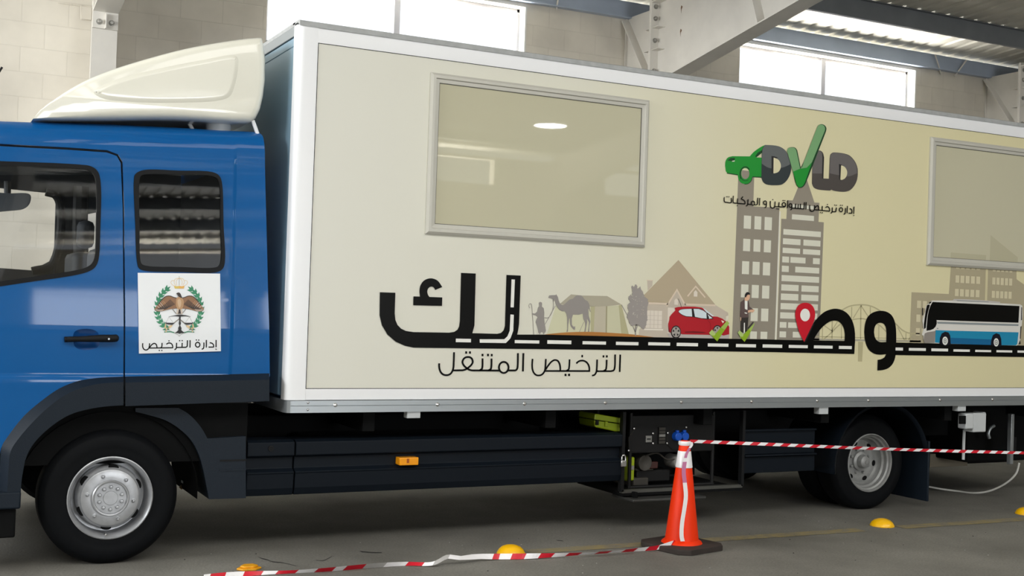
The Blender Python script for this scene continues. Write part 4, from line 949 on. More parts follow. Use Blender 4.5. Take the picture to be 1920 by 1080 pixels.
cam_o = [(412, 187), (430, 150), (480, 145), (560, 142), (572, 124), (582, 145), (605, 180), (620, 250), (640, 300), (670, 335), (710, 345), (745, 325), (790, 280), (840, 235), (910, 215), (960, 165), (1000, 148), (1070, 148), (1110, 180), (1150, 235), (1210, 270), (1240, 330), (1255, 420), (1275, 490), (1255, 478), (1234, 412), (1224, 450), (1230, 560), (1265, 680), (1247, 760), (1240, 868), (1245, 886), (1213, 886), (1228, 780), (1232, 690), (1195, 622), (1200, 690), (1180, 790), (1170, 868), (1165, 886), (1138, 886), (1160, 780), (1155, 700), (1120, 620), (1108, 520), (1030, 540), (912, 540), (887, 620), (887, 740), (920, 783), (957, 778), (952, 846), (923, 840), (868, 780), (856, 740), (848, 612), (835, 622), (817, 740), (808, 882), (778, 890), (795, 830), (795, 740), (793, 600), (775, 520), (745, 472), (690, 472), (630, 440), (585, 380), (555, 310), (535, 240), (528, 215), (525, 276), (505, 270), (500, 225), (460, 207), (420, 202)]
p.poly(F_(cam_o), HGREY, 3)
child(p, 'camel_print', 'grey printed camel silhouette')
p = Print(PY)
man = [(218, 300), (245, 280), (282, 295), (285, 340), (280, 375), (320, 410), (330, 500), (326, 600), (337, 700), (362, 860), (350, 902), (332, 905), (330, 936), (313, 936), (310, 902), (275, 888), (250, 910), (250, 936), (233, 936), (230, 910), (208, 905), (205, 860), (180, 760), (155, 690), (170, 640), (197, 590), (150, 550), (85, 538), (80, 512), (140, 516), (185, 480), (200, 400), (227, 370)]
p.poly(F_(man), HGREY, 3); p.stroke(F_([(118, 940), (97, 620), (74, 345), (64, 322), (42, 318), (22, 340), (22, 380), (38, 408)]), .9, HGREY, 4); p.stroke(F_([(515, 270), (515, 380), (490, 480), (440, 570), (400, 605), (330, 600)]), 1.0, HGREY, 4)
child(p, 'herder_print', 'grey printed robed figure with a crook')
# --- calligraphy road
p = Print(PY); LAY = 5
road = Q([(60, 235), (203, 240), (197, 430), (203, 490), (222, 535), (255, 570), (300, 592), (370, 602), (700, 607), (745, 600), (775, 580), (790, 550), (797, 500), (808, 57), (943, 63), (931, 540), (912, 612), (1140, 618), (1175, 610), (1200, 585), (1212, 545), (1226, 76), (1357, 82), (1341, 530), (1334, 580), (1324, 625)])
road += [(1020, 627.3), (1180, 631.4), (1310, 634), (1440, 636.5)]+I([(200, 660), (335, 662)])+I([(967, 672), (958, 835)])+[(1440, 660), (1280, 657.6), (1020, 654.6)]+Q([(900, 752), (370, 745), (290, 728), (205, 690), (130, 625), (80, 540), (58, 450)])
p.poly(road, K_, LAY)
sad = cr(I([(325, 664), (345, 640), (400, 520), (450, 430), (510, 362), (580, 303), (650, 273), (720, 262), (800, 278), (870, 322), (925, 400), (955, 490), (967, 580)]), 4)+I([(967, 690), (836, 690)])+cr(I([(838, 580), (825, 510), (795, 455), (750, 420), (700, 413), (650, 425), (600, 455), (540, 510), (480, 590), (440, 664)]), 4)
p.poly(sad, K_, LAY+1)
wo_ = cr(I([(1084, 560), (1090, 480), (1110, 400), (1150, 340), (1210, 303), (1290, 288), (1370, 302), (1430, 345), (1468, 420), (1485, 520), (1488, 690), (1480, 850), (1468, 905), (1440, 965), (1390, 1013), (1330, 1036), (1250, 1044)]), 4)+cr(I([(1255, 909), (1300, 900), (1340, 875), (1360, 838)]), 4)+cr(I([(1355, 838), (1290, 844), (1220, 835), (1150, 790), (1110, 720), (1090, 640)]), 4)
wh_ = cr(I([(1207, 560), (1215, 500), (1240, 457), (1285, 440), (1330, 455), (1357, 500), (1365, 580)]), 4)+cr(I([(1362, 683), (1280, 683), (1240, 660), (1215, 615)]), 4)
p.poly(wo_, K_, LAY, holes=[wh_])
p.poly([(1680, 642.2), (1720, 643.2), (1920, 648), (1995, 649.6), (1995, 671.3), (1920, 669.5), (1678, 665.6)], K_, LAY)
ham = cr([(430, 278), (425, 225), (435, 170), (470, 125), (530, 107), (590, 127), (635, 187)], 4)+cr([(570, 215), (555, 190), (535, 183), (510, 195), (497, 225), (503, 258), (520, 282)], 4)
p.poly(Q(ham), K_, LAY); p.poly(Q([(370, 273), (635, 283), (632, 361), (368, 355)]), K_, LAY+1)
D_ = LAY+2
for a, b in (((760, 662), (898, 697)), ((1302, 675), (1527, 708))): p.rect(*Q([a, b]), WH, D_)
p.poly(Q([(978, 668), (1205, 668), (1235, 640), (1255, 590), (1262, 440), (1293, 443), (1288, 590), (1262, 660), (1220, 703), (980, 700)]), WH, D_); p.poly(Q([(1272, 117), (1303, 119), (1293, 375), (1263, 374)]), WH, D_)
for z, ab in ((R5, [((250, 852), (492, 893)), ((607, 862), (843, 898)), ((945, 868), (1172, 905))]), (S5, [((192, 873), (413, 908)), ((480, 878), (695, 915)), ((795, 884), (1003, 920)), ((1080, 890), (1282, 926))]), (Mz, [((270, 1024), (411, 1050))]),
              (I, [((128, 720), (368, 762)), ((447, 726), (682, 768)), ((762, 732), (925, 774)), ((1480, 753), (1573, 792)), ((1648, 758), (1862, 797))]), (H, [((253, 990), (552, 1046)), ((650, 1006), (945, 1054)), ((1043, 1016), (1328, 1060)), ((1425, 1022), (1708, 1066)), ((1803, 1028), (2075, 1072)), ((2170, 1034), (2440, 1078))])):
    for a, b in ab: p.rect(*z([a, b]), WH, D_)
child(p, 'road_lettering', 'black printed lettering drawn as a road')
# --- car with its tick
Gc = zx(1240, 560, 12)
CR_ = ink('car_red', (166, 24, 36)); CW = ink('car_glass', (200, 212, 218)); CD = ink('car_dark', (28, 26, 28)); CS = ink('car_shadow', (110, 16, 24)); CRIM = ink('car_rim', (158, 152, 146)); CG = ink('road_haze', (176, 168, 164))
p = Print(PY)
p.poly(Gc([(130, 780), (1420, 815), (1530, 800), (1525, 900), (200, 890)]), CG, 4)
p.poly(Gc([(300, 208), (380, 187), (560, 177), (760, 181), (900, 200), (950, 222), (1185, 400), (1260, 404), (1370, 448), (1440, 500), (1490, 560), (1530, 640), (1527, 800), (1400, 830), (1350, 815), (1090, 815), (470, 802), (440, 790), (220, 768), (165, 742), (155, 570), (180, 480), (185, 410), (230, 350), (318, 262)]), CR_, 6)
p.poly(Gc([(935, 213), (985, 235), (1190, 395), (1150, 400), (1010, 300)]), CW, 7)
p.poly(Gc(cr([(382, 292), (405, 255), (470, 233), (690, 222), (860, 222), (950, 258), (1040, 325), (1165, 430)], 3)+[(1165, 460), (1000, 462), (900, 450), (720, 414), (560, 408), (470, 374), (400, 322)]), CD, 8)
p.poly(Gc(cr([(390, 290), (410, 262), (470, 242), (560, 234), (682, 230)], 3)+[(694, 402), (560, 394)]+cr([(560, 394), (470, 358), (405, 312)], 3)), CW, 9); p.poly(Gc([(724, 230), (840, 232), (940, 267), (1015, 322), (1020, 446), (900, 438), (758, 408)]), CW, 9); p.poly(Gc([(1040, 348), (1150, 438), (1078, 452)]), CW, 9); p.poly(Gc([(1025, 380), (1062, 390), (1072, 430), (1050, 445), (1025, 430)]), CD, 10)
p.poly(Gc([(520, 742), (720, 728), (880, 740), (1010, 758), (940, 775), (540, 765)]), CS, 8); p.poly(Gc([(155, 600), (185, 700), (215, 768), (165, 742)]), CS, 8); p.stroke(Gc([(1000, 440), (1100, 560), (1090, 790)]), .5, CS, 8); p.poly(Gc([(1345, 485), (1415, 510), (1385, 556)]), ink('car_lamp', (226, 216, 204)), 8)
p.stroke(Gc([(455, 190), (430, 110), (385, 0)]), .6, CD, 8, smooth=False)
for cx, cy, rx, ry in ((330, 752, 112, 148), (1262, 735, 100, 140)):
    p.poly(Gc(ell(cx, cy, rx, ry)), CD, 8); p.poly(Gc(ell(cx, cy-4, rx*.84, ry*.8)), CRIM, 9)
    for k in range(5):
        a = math.radians(-90+72*k)+.0; c_, s_ = math.cos(a), math.sin(a)
        tri = [(cx+rx*.72*math.cos(a-.32), cy-4+ry*.68*math.sin(a-.32)), (cx+rx*.72*math.cos(a+.32), cy-4+ry*.68*math.sin(a+.32)), (cx+rx*.28*c_, cy-4+ry*.28*s_)]
        p.poly(Gc(tri), CD, 10)
child(p, 'car_print', 'red printed hatchback')
TK1 = ink('tick_dark', (132, 164, 34)); TK2 = ink('tick_light', (166, 188, 112))
def tick(z, pts, split, name):
    p = Print(PY); p.poly(z(pts), TK1, 12); p.poly(z(split), TK2, 13); return child(p, name, 'olive green printed tick')
tick(Gc, [(1072, 772), (1140, 695), (1222, 785), (1478, 495), (1530, 550), (1256, 962)], [(1072, 772), (1140, 695), (1222, 785), (1200, 830), (1120, 830)], 'tick_print')
p = Print(PY); p.poly(Gc([(1340, 650), (1478, 495), (1530, 550), (1430, 702)]), ink('tick_mid', (152, 180, 84)), 14); child(p, 'tick_highlight')
# --- young man looking at his phone
J = zx(1370, 540, 9.814); p = Print(PY)
JK = ink('jacket_plum', (88, 72, 70)); SK = ink('skin', (212, 170, 140)); TR_ = ink('trousers', (48, 44, 40))
p.poly(J([(188, 540), (328, 540), (318, 680), (300, 800), (262, 815), (262, 640), (244, 640), (240, 832), (182, 800)]), TR_, 6)
p.poly(J([(185, 262), (240, 215), (258, 232), (320, 232), (335, 260), (350, 345), (418, 392), (402, 415), (335, 415), (325, 450), (332, 540), (188, 548), (172, 520), (180, 400)]), JK, 7); p.poly(J([(258, 232), (310, 238), (308, 404), (262, 385)]), WH, 8)
p.poly(J([(250, 400), (330, 402), (322, 440), (255, 452)]), JK, 8); p.poly(J([(318, 412), (375, 398), (432, 395), (440, 420), (405, 452), (380, 440), (318, 455)]), SK, 9); p.poly(J([(255, 445), (306, 458), (300, 474), (262, 470)]), WH, 9); p.poly(J([(178, 542), (196, 545), (190, 602), (178, 602)]), SK, 9); p.poly(J([(244, 640), (262, 640), (262, 815), (240, 830)]), WH, 7)
p.poly(J([(268, 160), (290, 145), (318, 122), (354, 120), (354, 170), (345, 205), (325, 228), (292, 240), (258, 232), (255, 195)]), SK, 8); p.poly(J(cr([(264, 165), (268, 115), (300, 76), (345, 88), (357, 122), (318, 124), (292, 148), (282, 172)], 3, True)), CD, 9)
child(p, 'person_print', 'printed person in a plum jacket looking down')
tick(J, [(130, 822), (165, 778), (240, 852), (395, 692), (452, 632), (330, 880), (255, 992), (188, 920)], [(130, 822), (165, 778), (240, 852), (228, 895), (178, 895)], 'tick_print')
p = Print(PY); p.poly(J([(330, 758), (395, 692), (452, 632), (372, 800)]), MATS['print_tick_mid'], 14); p.stroke(J([(318, 745), (418, 625)]), 1.8, TR_, 11, smooth=False); child(p, 'tick_highlight')
# --- location pin
p = Print(PY); pin = cr(I([(322, 682), (262, 560), (228, 440), (210, 335), (222, 268), (252, 218), (300, 192), (345, 187), (400, 202), (440, 242), (461, 312), (455, 392), (420, 480)]), 4)
p.poly(pin+I([(322, 682)]), RED, 12); p.poly(I(ell(335, 342, 62, 80)), WH, 13); p.poly(I([(440, 440), (322, 682), (345, 676), (450, 452)]), CD, 11); child(p, 'location_pin_print', 'red printed map pin')
# --- coach
BW = ink('bus_white', (206, 204, 198)); BB = ink('bus_blue', (24, 128, 166)); BB2 = ink('bus_blue_dark', (10, 92, 138)); BG = ink('bus_grey', (128, 136, 138)); BF = ink('bus_front_grey', (134, 128, 122)); BN = ink('bus_arch', (6, 6, 26), 1.0)
p = Print(PY)
p.poly(H([(200, 180), (245, 140), (275, 128), (640, 130), (1850, 198), (1890, 225), (1898, 380), (1882, 560), (1872, 600), (1845, 905), (1790, 940), (600, 910), (130, 892), (108, 830), (112, 760), (80, 750), (95, 700), (112, 640), (90, 480), (112, 400), (140, 330), (150, 240)]), BW, 8)
p.poly(H(cr([(172, 215), (195, 205), (224, 205), (195, 320), (172, 440), (158, 560), (152, 622)], 3)+[(120, 645), (118, 560), (135, 430), (150, 320)]), K_, 9)
p.poly(H([(205, 178), (225, 155), (262, 146), (240, 180), (205, 190)]), K_, 9)
p.poly(H([(275, 155), (1838, 228), (1820, 530), (348, 484), (350, 545), (330, 598), (290, 640), (240, 662), (165, 674), (168, 600), (185, 420), (208, 300), (240, 215)]), K_, 9)
p.poly(H([(345, 482), (1825, 535), (1822, 552), (352, 510)]), BW, 10); p.poly(H([(352, 512), (1822, 558), (1820, 588), (366, 545)]), BG, 10)
p.poly(H([(330, 662), (600, 672), (1822, 702), (1800, 912), (1770, 936), (1510, 932), (600, 908), (318, 886)]), BB, 10); p.poly(H([(600, 800), (1330, 830), (1325, 930), (600, 908)]), BB2, 11)
p.poly(H([(132, 722), (180, 700), (310, 680), (330, 662), (312, 892), (132, 892), (112, 840)]), BF, 10)
p.poly(H([(630, 132), (660, 101), (900, 108), (1280, 132), (1490, 153), (1492, 174), (1000, 152)]), ink('bus_roof_unit', (184, 180, 176)), 8); p.poly(H([(700, 124), (1280, 150), (1285, 160), (720, 138)]), BG, 10)
for a, hub in (([(398, 905), (408, 800), (440, 722), (500, 690), (562, 706), (592, 762), (602, 920), (500, 948)], (500, 855, 50, 76)), ([(1322, 925), (1334, 830), (1360, 752), (1420, 718), (1482, 740), (1510, 820), (1516, 945), (1420, 968)], (1420, 882, 46, 74))):
    p.poly(H(a), BN, 12); p.poly(H(ell(*hub)), WH, 13); p.poly(H(ell(hub[0], hub[1], 30, 46)), BG, 14); p.poly(H(ell(hub[0], hub[1], 20, 30)), WH, 15); p.poly(H(ell(hub[0], hub[1], 8, 12)), CD, 16)
p.stroke(H([(97, 262), (95, 398)]), 1.8, CD, 9, smooth=False); p.poly(H([(350, 622), (380, 626), (376, 642), (352, 640)]), BG, 10)
p.poly(H([(1872, 240), (1886, 260), (1884, 480), (1866, 486)]), CD, 9); p.poly(H([(1856, 600), (1876, 590), (1860, 820), (1846, 816)]), CD, 9); p.poly(H([(1822, 905), (1850, 840), (1862, 910), (1820, 915)]), CD, 9)
child(p, 'coach_print', 'white and blue printed coach')
# --- licensing emblem: car, D, tick, L and D
N = zx(1350, 225, 7.714); O = zx(1470, 225, 7.713)
GR = ink('logo_green', (22, 136, 44)); GRD = ink('logo_green_dark', (12, 62, 28)); GRL = ink('logo_green_light', (112, 156, 108)); LD = ink('logo_charcoal', (44, 52, 54)); LU = ink('logo_grey', (92, 96, 96)); LD2 = ink('logo_brown_grey', (72, 67, 64)); LU2 = ink('logo_warm_grey', (98, 94, 93)); LK = ink('logo_edge', (34, 34, 34))
p = Print(PY)
wheel_h = ell(366, 775, 60, 80)
carb = cr([(74, 660), (80, 600), (112, 545), (180, 523)], 4)+[(430, 526)]+cr([(430, 526), (480, 470), (530, 430), (600, 385), (655, 360)], 4)+[(655, 832), (470, 822)]+cr([(470, 822), (450, 880), (405, 918), (355, 925), (300, 905), (266, 850), (258, 795)], 4)+[(115, 777), (85, 742)]
p.poly(N(carb), GR, 2, holes=[N(wheel_h), N([(524, 540), (612, 462), (612, 545)])])
p.poly(N([(508, 526), (545, 472), (615, 430), (612, 470), (528, 540)]), GRD, 3); p.poly(N([(108, 585), (150, 550), (217, 547), (212, 578), (168, 596)]), GRD, 3); p.poly(N([(180, 590), (215, 584), (210, 602), (168, 602)]), G2, 4)
p.stroke(N([(100, 768), (258, 794)]), 1.6, GRD, 3, smooth=False); p.stroke(N([(470, 822), (600, 828)]), 1.6, GRD, 3, smooth=False); p.stroke(N(cr([(300, 850), (292, 780), (305, 720), (345, 682), (392, 684), (425, 718)], 4)), 2.0, GRD, 3); p.stroke(N([(300, 830), (330, 868), (370, 880), (410, 866)]), 1.0, GRD, 3); p.stroke(N([(468, 826), (450, 884), (405, 922), (355, 928)]), 1.0, GRD, 3)
d1 = cr([(650, 360), (800, 370), (880, 393), (950, 448), (1000, 555), (1030, 680), (1020, 770), (970, 870), (900, 930), (820, 943), (670, 930), (622, 892), (598, 830)], 4)+cr([(603, 500), (612, 420), (650, 360)], 4)
p.poly(N(d1), LD, 3); p.poly(N(cr([(650, 362), (800, 373), (880, 396), (948, 450), (996, 556), (1016, 640)], 4)+cr([(1016, 640), (930, 680), (820, 702), (700, 690), (604, 632)], 4)+[(606, 500), (615, 420)]), LU, 4)
p.poly(N([(745, 520), (790, 527), (840, 545), (800, 560), (785, 772), (768, 772), (745, 768)]), LK, 5); p.poly(N([(776, 545)]+cr([(790, 548), (845, 575), (877, 635), (876, 700), (842, 752), (790, 772)], 4)+[(772, 770)]), M_VINYL, 6)
lo_ = cr([(408, 700), (430, 560), (480, 450), (520, 442), (560, 470), (580, 540)], 4)+[(570, 845), (660, 850)]+cr([(672, 1021), (560, 1014), (480, 1002), (430, 975), (404, 920)], 4)
p.poly(O(lo_), LD2, 2); p.poly(O(cr([(412, 700), (432, 562), (480, 455), (515, 447), (545, 475), (556, 540)], 4)+[(550, 775), (412, 772)]), LU2, 3); p.poly(O([(555, 480), (580, 540), (570, 848), (552, 845), (560, 540)]), LK, 4)
d2 = cr([(662, 560), (672, 500), (700, 474), (740, 470), (870, 485), (950, 515), (1020, 590), (1060, 680), (1068, 760), (1055, 870), (1010, 960), (950, 1017), (870, 1038), (720, 1022), (688, 1008)], 4)+[(655, 1020), (650, 850)]
p.poly(O(d2), LD2, 3); p.poly(O(cr([(668, 560), (678, 505), (704, 480), (740, 476), (870, 492), (945, 522), (1012, 594), (1048, 680), (1056, 760)], 4)+cr([(1056, 770), (940, 815), (800, 800), (660, 770)], 4)), LU2, 4)
p.poly(O([(795, 635), (838, 650), (822, 868), (800, 862)]), LK, 5); p.poly(O([(826, 658)]+cr([(838, 658), (880, 680), (912, 740), (908, 800), (880, 845), (838, 867)], 4)+[(815, 863)]), M_VINYL, 6)
vk = cr([(45, 450), (62, 408), (118, 393), (165, 403), (192, 440)], 4)+[(243, 692), (290, 600), (470, 130)]+cr([(480, 105), (505, 72), (545, 60), (590, 78), (614, 118), (608, 165)], 4)+cr([(345, 840), (300, 940), (262, 976), (212, 976), (178, 935), (130, 745)], 4)
p.poly(O(vk), GRD, 7); p.poly(O(cr([(45, 450), (60, 412), (112, 398), (155, 407), (178, 440)], 4)+[(234, 705), (130, 748)]), GRL, 8)
p.poly(O([(234, 705), (262, 680), (290, 600), (470, 130)]+cr([(480, 105), (505, 76), (545, 66), (578, 84), (594, 122), (588, 160)], 4)+[(405, 610), (330, 690)]), GRL, 8)
p.poly(O([(130, 748), (234, 708), (330, 690), (404, 612), (326, 838)]+cr([(326, 838), (286, 932), (252, 966), (212, 970), (182, 930)], 4)), GR, 9)
child(p, 'emblem_lettering', 'green car and tick with grey initials')
# --- Arabic lettering, drawn stroke by stroke
def dots(p, z, w, h, pts, layer):
    for x, y in pts: p.poly(z([(x-w/2, y-h/2), (x+w/2, y-h/2), (x+w/2, y+h/2), (x-w/2, y+h/2)]), K_, layer)
def lines(p, z, w, L, layer):
    for pts in L: p.stroke(z(pts), w, K_, layer, n=6)
def oval(p, z, w, c, layer): p.stroke(z(ell(*c, 26)), w, K_, layer, smooth=False, closed=True)
p = Print(PY); A = zx(810, 650, 10.105); B = zx(980, 650, 9.6)
lines(p, A, 3.5, [[(418, 105), (412, 300), (406, 395), (392, 450), (362, 502), (320, 532), (268, 540), (215, 528), (172, 490), (145, 430), (136, 370), (137, 315)],
                  [(405, 450), (590, 447)], [(585, 447), (640, 430), (690, 395), (745, 345), (772, 290), (757, 232), (722, 202), (676, 196), (625, 210), (592, 245), (578, 295), (600, 350), (640, 392), (690, 428), (745, 447), (800, 451)], [(790, 450), (1280, 453)],
                  [(958, 222), (955, 380), (942, 425), (900, 449)], [(1128, 225), (1124, 380), (1112, 425), (1070, 449)], [(1629, 122), (1624, 360), (1615, 415), (1588, 446), (1545, 451)], [(1550, 451), (1440, 450)], [(1732, 122), (1723, 470)]], 3)
oval(p, A, 3.5, (1360, 393, 91, 105), 4); dots(p, A, 36, 46, [(648, 110), (720, 110), (958, 158), (1062, 158), (1132, 160)], 3)
lines(p, B, 3.1, [[(178, 218), (171, 340), (180, 420), (205, 475), (245, 510), (292, 518), (340, 506), (378, 470), (402, 420), (411, 340), (418, 220)], [(414, 412), (460, 340), (520, 270), (580, 240), (632, 255), (664, 308), (677, 370), (678, 437)], [(408, 437), (1215, 438)],
                  [(845, 228), (838, 360), (826, 410), (785, 436)], [(966, 302), (1010, 264), (1070, 250), (1130, 266), (1175, 310), (1198, 370), (1201, 438)], [(1341, 232), (1335, 390), (1326, 455), (1296, 505), (1250, 521)], [(1330, 441), (1595, 441)], [(1590, 441), (1638, 425), (1657, 380), (1665, 140)],
                  [(1513, 235), (1508, 360), (1496, 412), (1455, 439)], [(1757, 142), (1747, 456)]], 3)
dots(p, B, 36, 42, [(772, 508), (836, 508)], 3); dots(p, B, 28, 42, [(1072, 170)], 3); dots(p, B, 30, 40, [(1455, 175), (1516, 175)], 3)
child(p, 'lower_lettering', 'thin black printed Arabic line under the road')
p = Print(PY); C1 = zx(1350, 355, 13.714); C2 = zx(1470, 360, 13.714); w = 1.75; l9 = 10
lines(p, C1, w, [[(112, 200), (110, 280), (122, 320), (160, 330)], [(150, 330), (290, 337), (292, 220)], [(345, 165), (338, 300), (350, 342), (385, 352)], [(375, 352), (648, 374)], [(455, 235), (447, 355)], [(648, 378), (642, 320), (615, 280), (545, 245)], [(545, 247), (592, 185)], [(722, 255), (716, 360), (706, 408), (672, 430)],
                 [(716, 380), (800, 388)], [(890, 396), (940, 396), (960, 375), (966, 330)], [(966, 340), (974, 215)], [(1024, 222), (1013, 415)], [(1198, 350), (1194, 420), (1180, 458), (1148, 470)], [(1298, 300), (1296, 410), (1312, 462), (1355, 482), (1396, 464), (1414, 410), (1418, 310)], [(1404, 437), (1640, 456)], [(1635, 456), (1676, 445), (1686, 400)], [(1522, 330), (1514, 448)], [(1742, 285), (1736, 480)]], l9)
oval(p, C1, w, (850, 355, 42, 52), l9+1); oval(p, C1, w, (1160, 343, 39, 46), l9+1); oval(p, C1, w, (1645, 390, 42, 50), l9+1); dots(p, C1, 24, 26, [(180, 190), (228, 192), (446, 418), (1358, 265), (1466, 502), (1508, 506), (1625, 288), (1668, 290)], l9)
lines(p, C2, w, [[(208, 350), (202, 425), (190, 448), (160, 460)], [(205, 410), (520, 434)], [(518, 436), (528, 262)], [(302, 300), (298, 420)], [(368, 310), (362, 428)], [(428, 305), (424, 430)], [(572, 260), (565, 447)], [(665, 330), (663, 420), (682, 478), (725, 498), (766, 480), (785, 430), (790, 340)], [(785, 432), (830, 368), (868, 350), (893, 385), (897, 460)], [(785, 452), (1178, 492)],
                 [(988, 360), (984, 470)], [(1068, 402), (1108, 376), (1150, 390), (1172, 432), (1176, 492)], [(1246, 395), (1240, 490), (1228, 530), (1200, 548)], [(1240, 504), (1338, 508)], [(1335, 510), (1352, 398)], [(1582, 412), (1577, 515), (1564, 562), (1532, 574)], [(1634, 360), (1624, 542)], [(1690, 425), (1735, 445), (1750, 488), (1744, 548)], [(1748, 548), (1662, 540)], [(1802, 375), (1795, 562)]], l9)
oval(p, C2, w, (170, 345, 38, 48), l9+1); oval(p, C2, w, (1468, 455, 41, 54), l9+1); dots(p, C2, 24, 26, [(940, 525), (985, 533), (1118, 322), (1303, 336), (1350, 341), (1455, 340), (1500, 343), (1795, 605)], l9)
child(p, 'upper_lettering', 'small black printed Arabic line under the emblem')
# --- faint ghost of the city print on the second pane
p = Print(-.0032, .0004); W2 = zx(1720, 220, 3.6); GH = mat('pane_ghost_print', (187, 182, 155), rough=.06)
p.poly(W2([(226, 912), (465, 930), (462, 968), (224, 950)]), GH, 0); p.poly(W2([(495, 795), (678, 945), (676, 992), (488, 968)]), GH, 0)
o = p.build('ghost_print', w2)

# ================================================================== MAGNETIC SIGN ON THE CAB
M_SIGN = mat('white_sign_board', (236, 239, 242), rough=.4)
sc4 = [(258.2, 511.5), (412.7, 513), (414.2, 658.5), (260.5, 663)]
def signp(p, off): q = cabp(p[0], p[1], .010+off); return (q[0], q[1], q[2])
sg = MB(); rows = 9; V = []; F = []
for off in (.010, .0):
    for i in range(rows+1):
        for j in range(5):
            u, v = j/4, i/rows; a = np.array(sc4[0])*(1-u)+np.array(sc4[1])*u; b = np.array(sc4[3])*(1-u)+np.array(sc4[2])*u
            V.append(cabp(*(a*(1-v)+b*v), off))
n = (rows+1)*5
for i in range(rows):
    for j in range(4):
        k = i*5+j; F += [(k, k+1, k+6, k+5), (n+k+5, n+k+6, n+k+1, n+k)]
bd = [j for j in range(5)]+[i*5+4 for i in range(1, rows+1)]+[rows*5+j for j in range(3, -1, -1)]+[i*5 for i in range(rows-1, 0, -1)]
for a, b in zip(bd, bd[1:]+bd[:1]): F.append((a, b, n+b, n+a))
sg.add(V, F, M_SIGN); sign = sg.build('licence_sign', truck, smooth=30); sign['label'] = 'white square sign with a falcon crest'
E8 = zx(280, 510, 8.308); p = Print(0, .0006, proj=signp)
GOLD = ink('gold', (214, 164, 84)); GOLD2 = ink('pale_gold', (212, 186, 140)); LINE = ink('crest_line', (130, 124, 118)); LEAF = ink('leaf_green', (44, 128, 92)); LEAF2 = ink('leaf_light', (160, 206, 180)); BRN = ink('falcon_brown', (134, 96, 66)); BRN2 = ink('falcon_tan', (172, 134, 96)); DKB = ink('falcon_dark', (46, 36, 32)); CRM = ink('falcon_pale', (196, 184, 172)); BLK = ink('crest_black', (24, 22, 24), 1.0)
cxm = 466
def both(pts): return [pts, [(2*cxm-x, y) for x, y in pts]]
for s in both([(386, 215), (350, 192), (336, 160), (352, 136), (388, 134)])+both([(408, 210), (388, 160), (402, 112), (440, 98), (466, 98)])+both([(428, 205), (420, 160), (432, 120), (462, 100)]): p.stroke(E8(s), .8, GOLD2, 1)
p.stroke(E8([(465, 66), (465, 210)]), .7, LINE, 1, smooth=False); p.poly(E8([(382, 212), (430, 222), (466, 216), (505, 222), (550, 212), (536, 258), (398, 258)]), GOLD, 1); p.poly(E8([(384, 214), (430, 224), (466, 218), (466, 258), (400, 258)]), ink('gold_yellow', (206, 182, 92)), 2)
# wreath: leaves along two arcs
for sgn in (-1, 1):
    for k in range(11):
        t = k/10; a = math.radians(238-158*t) if sgn < 0 else math.radians(-58+158*t)
        a = math.radians(128+112*t); ex = 466+ (342*math.cos(a))*(-sgn)*-1 if False else 466+sgn*-342*math.cos(a); ey = 575-355*math.sin(a) if False else 575-365*math.sin(a)
        if sgn < 0: ex = 466+342*math.cos(a)
        tx, ty = (math.sin(a), -0.0), 0
        up = np.array([-sgn*math.sin(a)*-1, 0])
        # tangent pointing up along the arc
        tan = np.array([sgn*-1*-math.sin(a)*342, -math.cos(a)*-365]) if False else np.array([-(-math.sin(a))*342*(-sgn)*-1, 0])
        d = np.array([342*math.sin(a)*(1 if sgn < 0 else -1), 365*math.cos(a)]); d = d/np.linalg.norm(d)
        nrm = np.array([d[1], -d[0]])
        for side, ln_, wd in ((1, 92, 44), (-1, 84, 40), (0, 100, 40)):
            dirv = d*.85+nrm*.62*side; dirv = dirv/np.linalg.norm(dirv); pe = np.array([-dirv[1], dirv[0]]); b0 = np.array([ex, ey])
            p.poly(E8([tuple(b0-dirv*22), tuple(b0+dirv*ln_*.4+pe*wd*.5), tuple(b0+dirv*ln_), tuple(b0+dirv*ln_*.4-pe*wd*.5)]), LEAF, 1+(side+1))
        if k in (6, 7, 8): p.poly(E8(ell(ex-sgn*-6, ey, 6, 22, 10)), LEAF2, 4)
    for hx, hy in ((270, 905), (255, 850)):
        x = hx if sgn < 0 else 2*cxm-hx; p.stroke(E8([(x, hy-40), (x+(-12 if sgn < 0 else 12), hy+30)]), 2.2, GOLD2, 5, smooth=False)
# crossed sabres
for s in both([(232, 935), (330, 930), (390, 945)]): p.stroke(E8(s), 1.8, LEAF, 3)
for s in both([(250, 912), (330, 840), (470, 725)]): p.stroke(E8(s), 1.9, LINE, 5, smooth=False)
for s in both([(300, 880), (350, 838), (300, 850)]): p.stroke(E8(s), 2.0, GOLD2, 6)
for s in both([(300, 905), (390, 945), (478, 1002)]): p.stroke(E8(s), .5, LINE, 3, smooth=False)
# scales
p.poly(E8(cr([(303, 694), (380, 678), (440, 668), (478, 664), (520, 668), (580, 676), (645, 694)], 3)+cr([(645, 698), (560, 688), (478, 694), (390, 688), (303, 698)], 3)), BLK, 7)
post_ = [(464, 690), (490, 690), (486, 760), (494, 800), (482, 835), (502, 870), (498, 905), (520, 925), (556, 948), (500, 952), (470, 962), (450, 952), (395, 948), (432, 925), (454, 905), (450, 870), (470, 835), (458, 800), (468, 760)]
p.poly(E8(post_), BLK, 8)
for s in both([(244, 792), (262, 776), (262, 790), (395, 792), (372, 812), (330, 820), (270, 812)]): p.poly(E8(s), BLK, 7)
for s in both([(306, 700), (262, 785)])+both([(308, 700), (372, 792)]): p.stroke(E8(s), .35, LINE, 4, smooth=False)
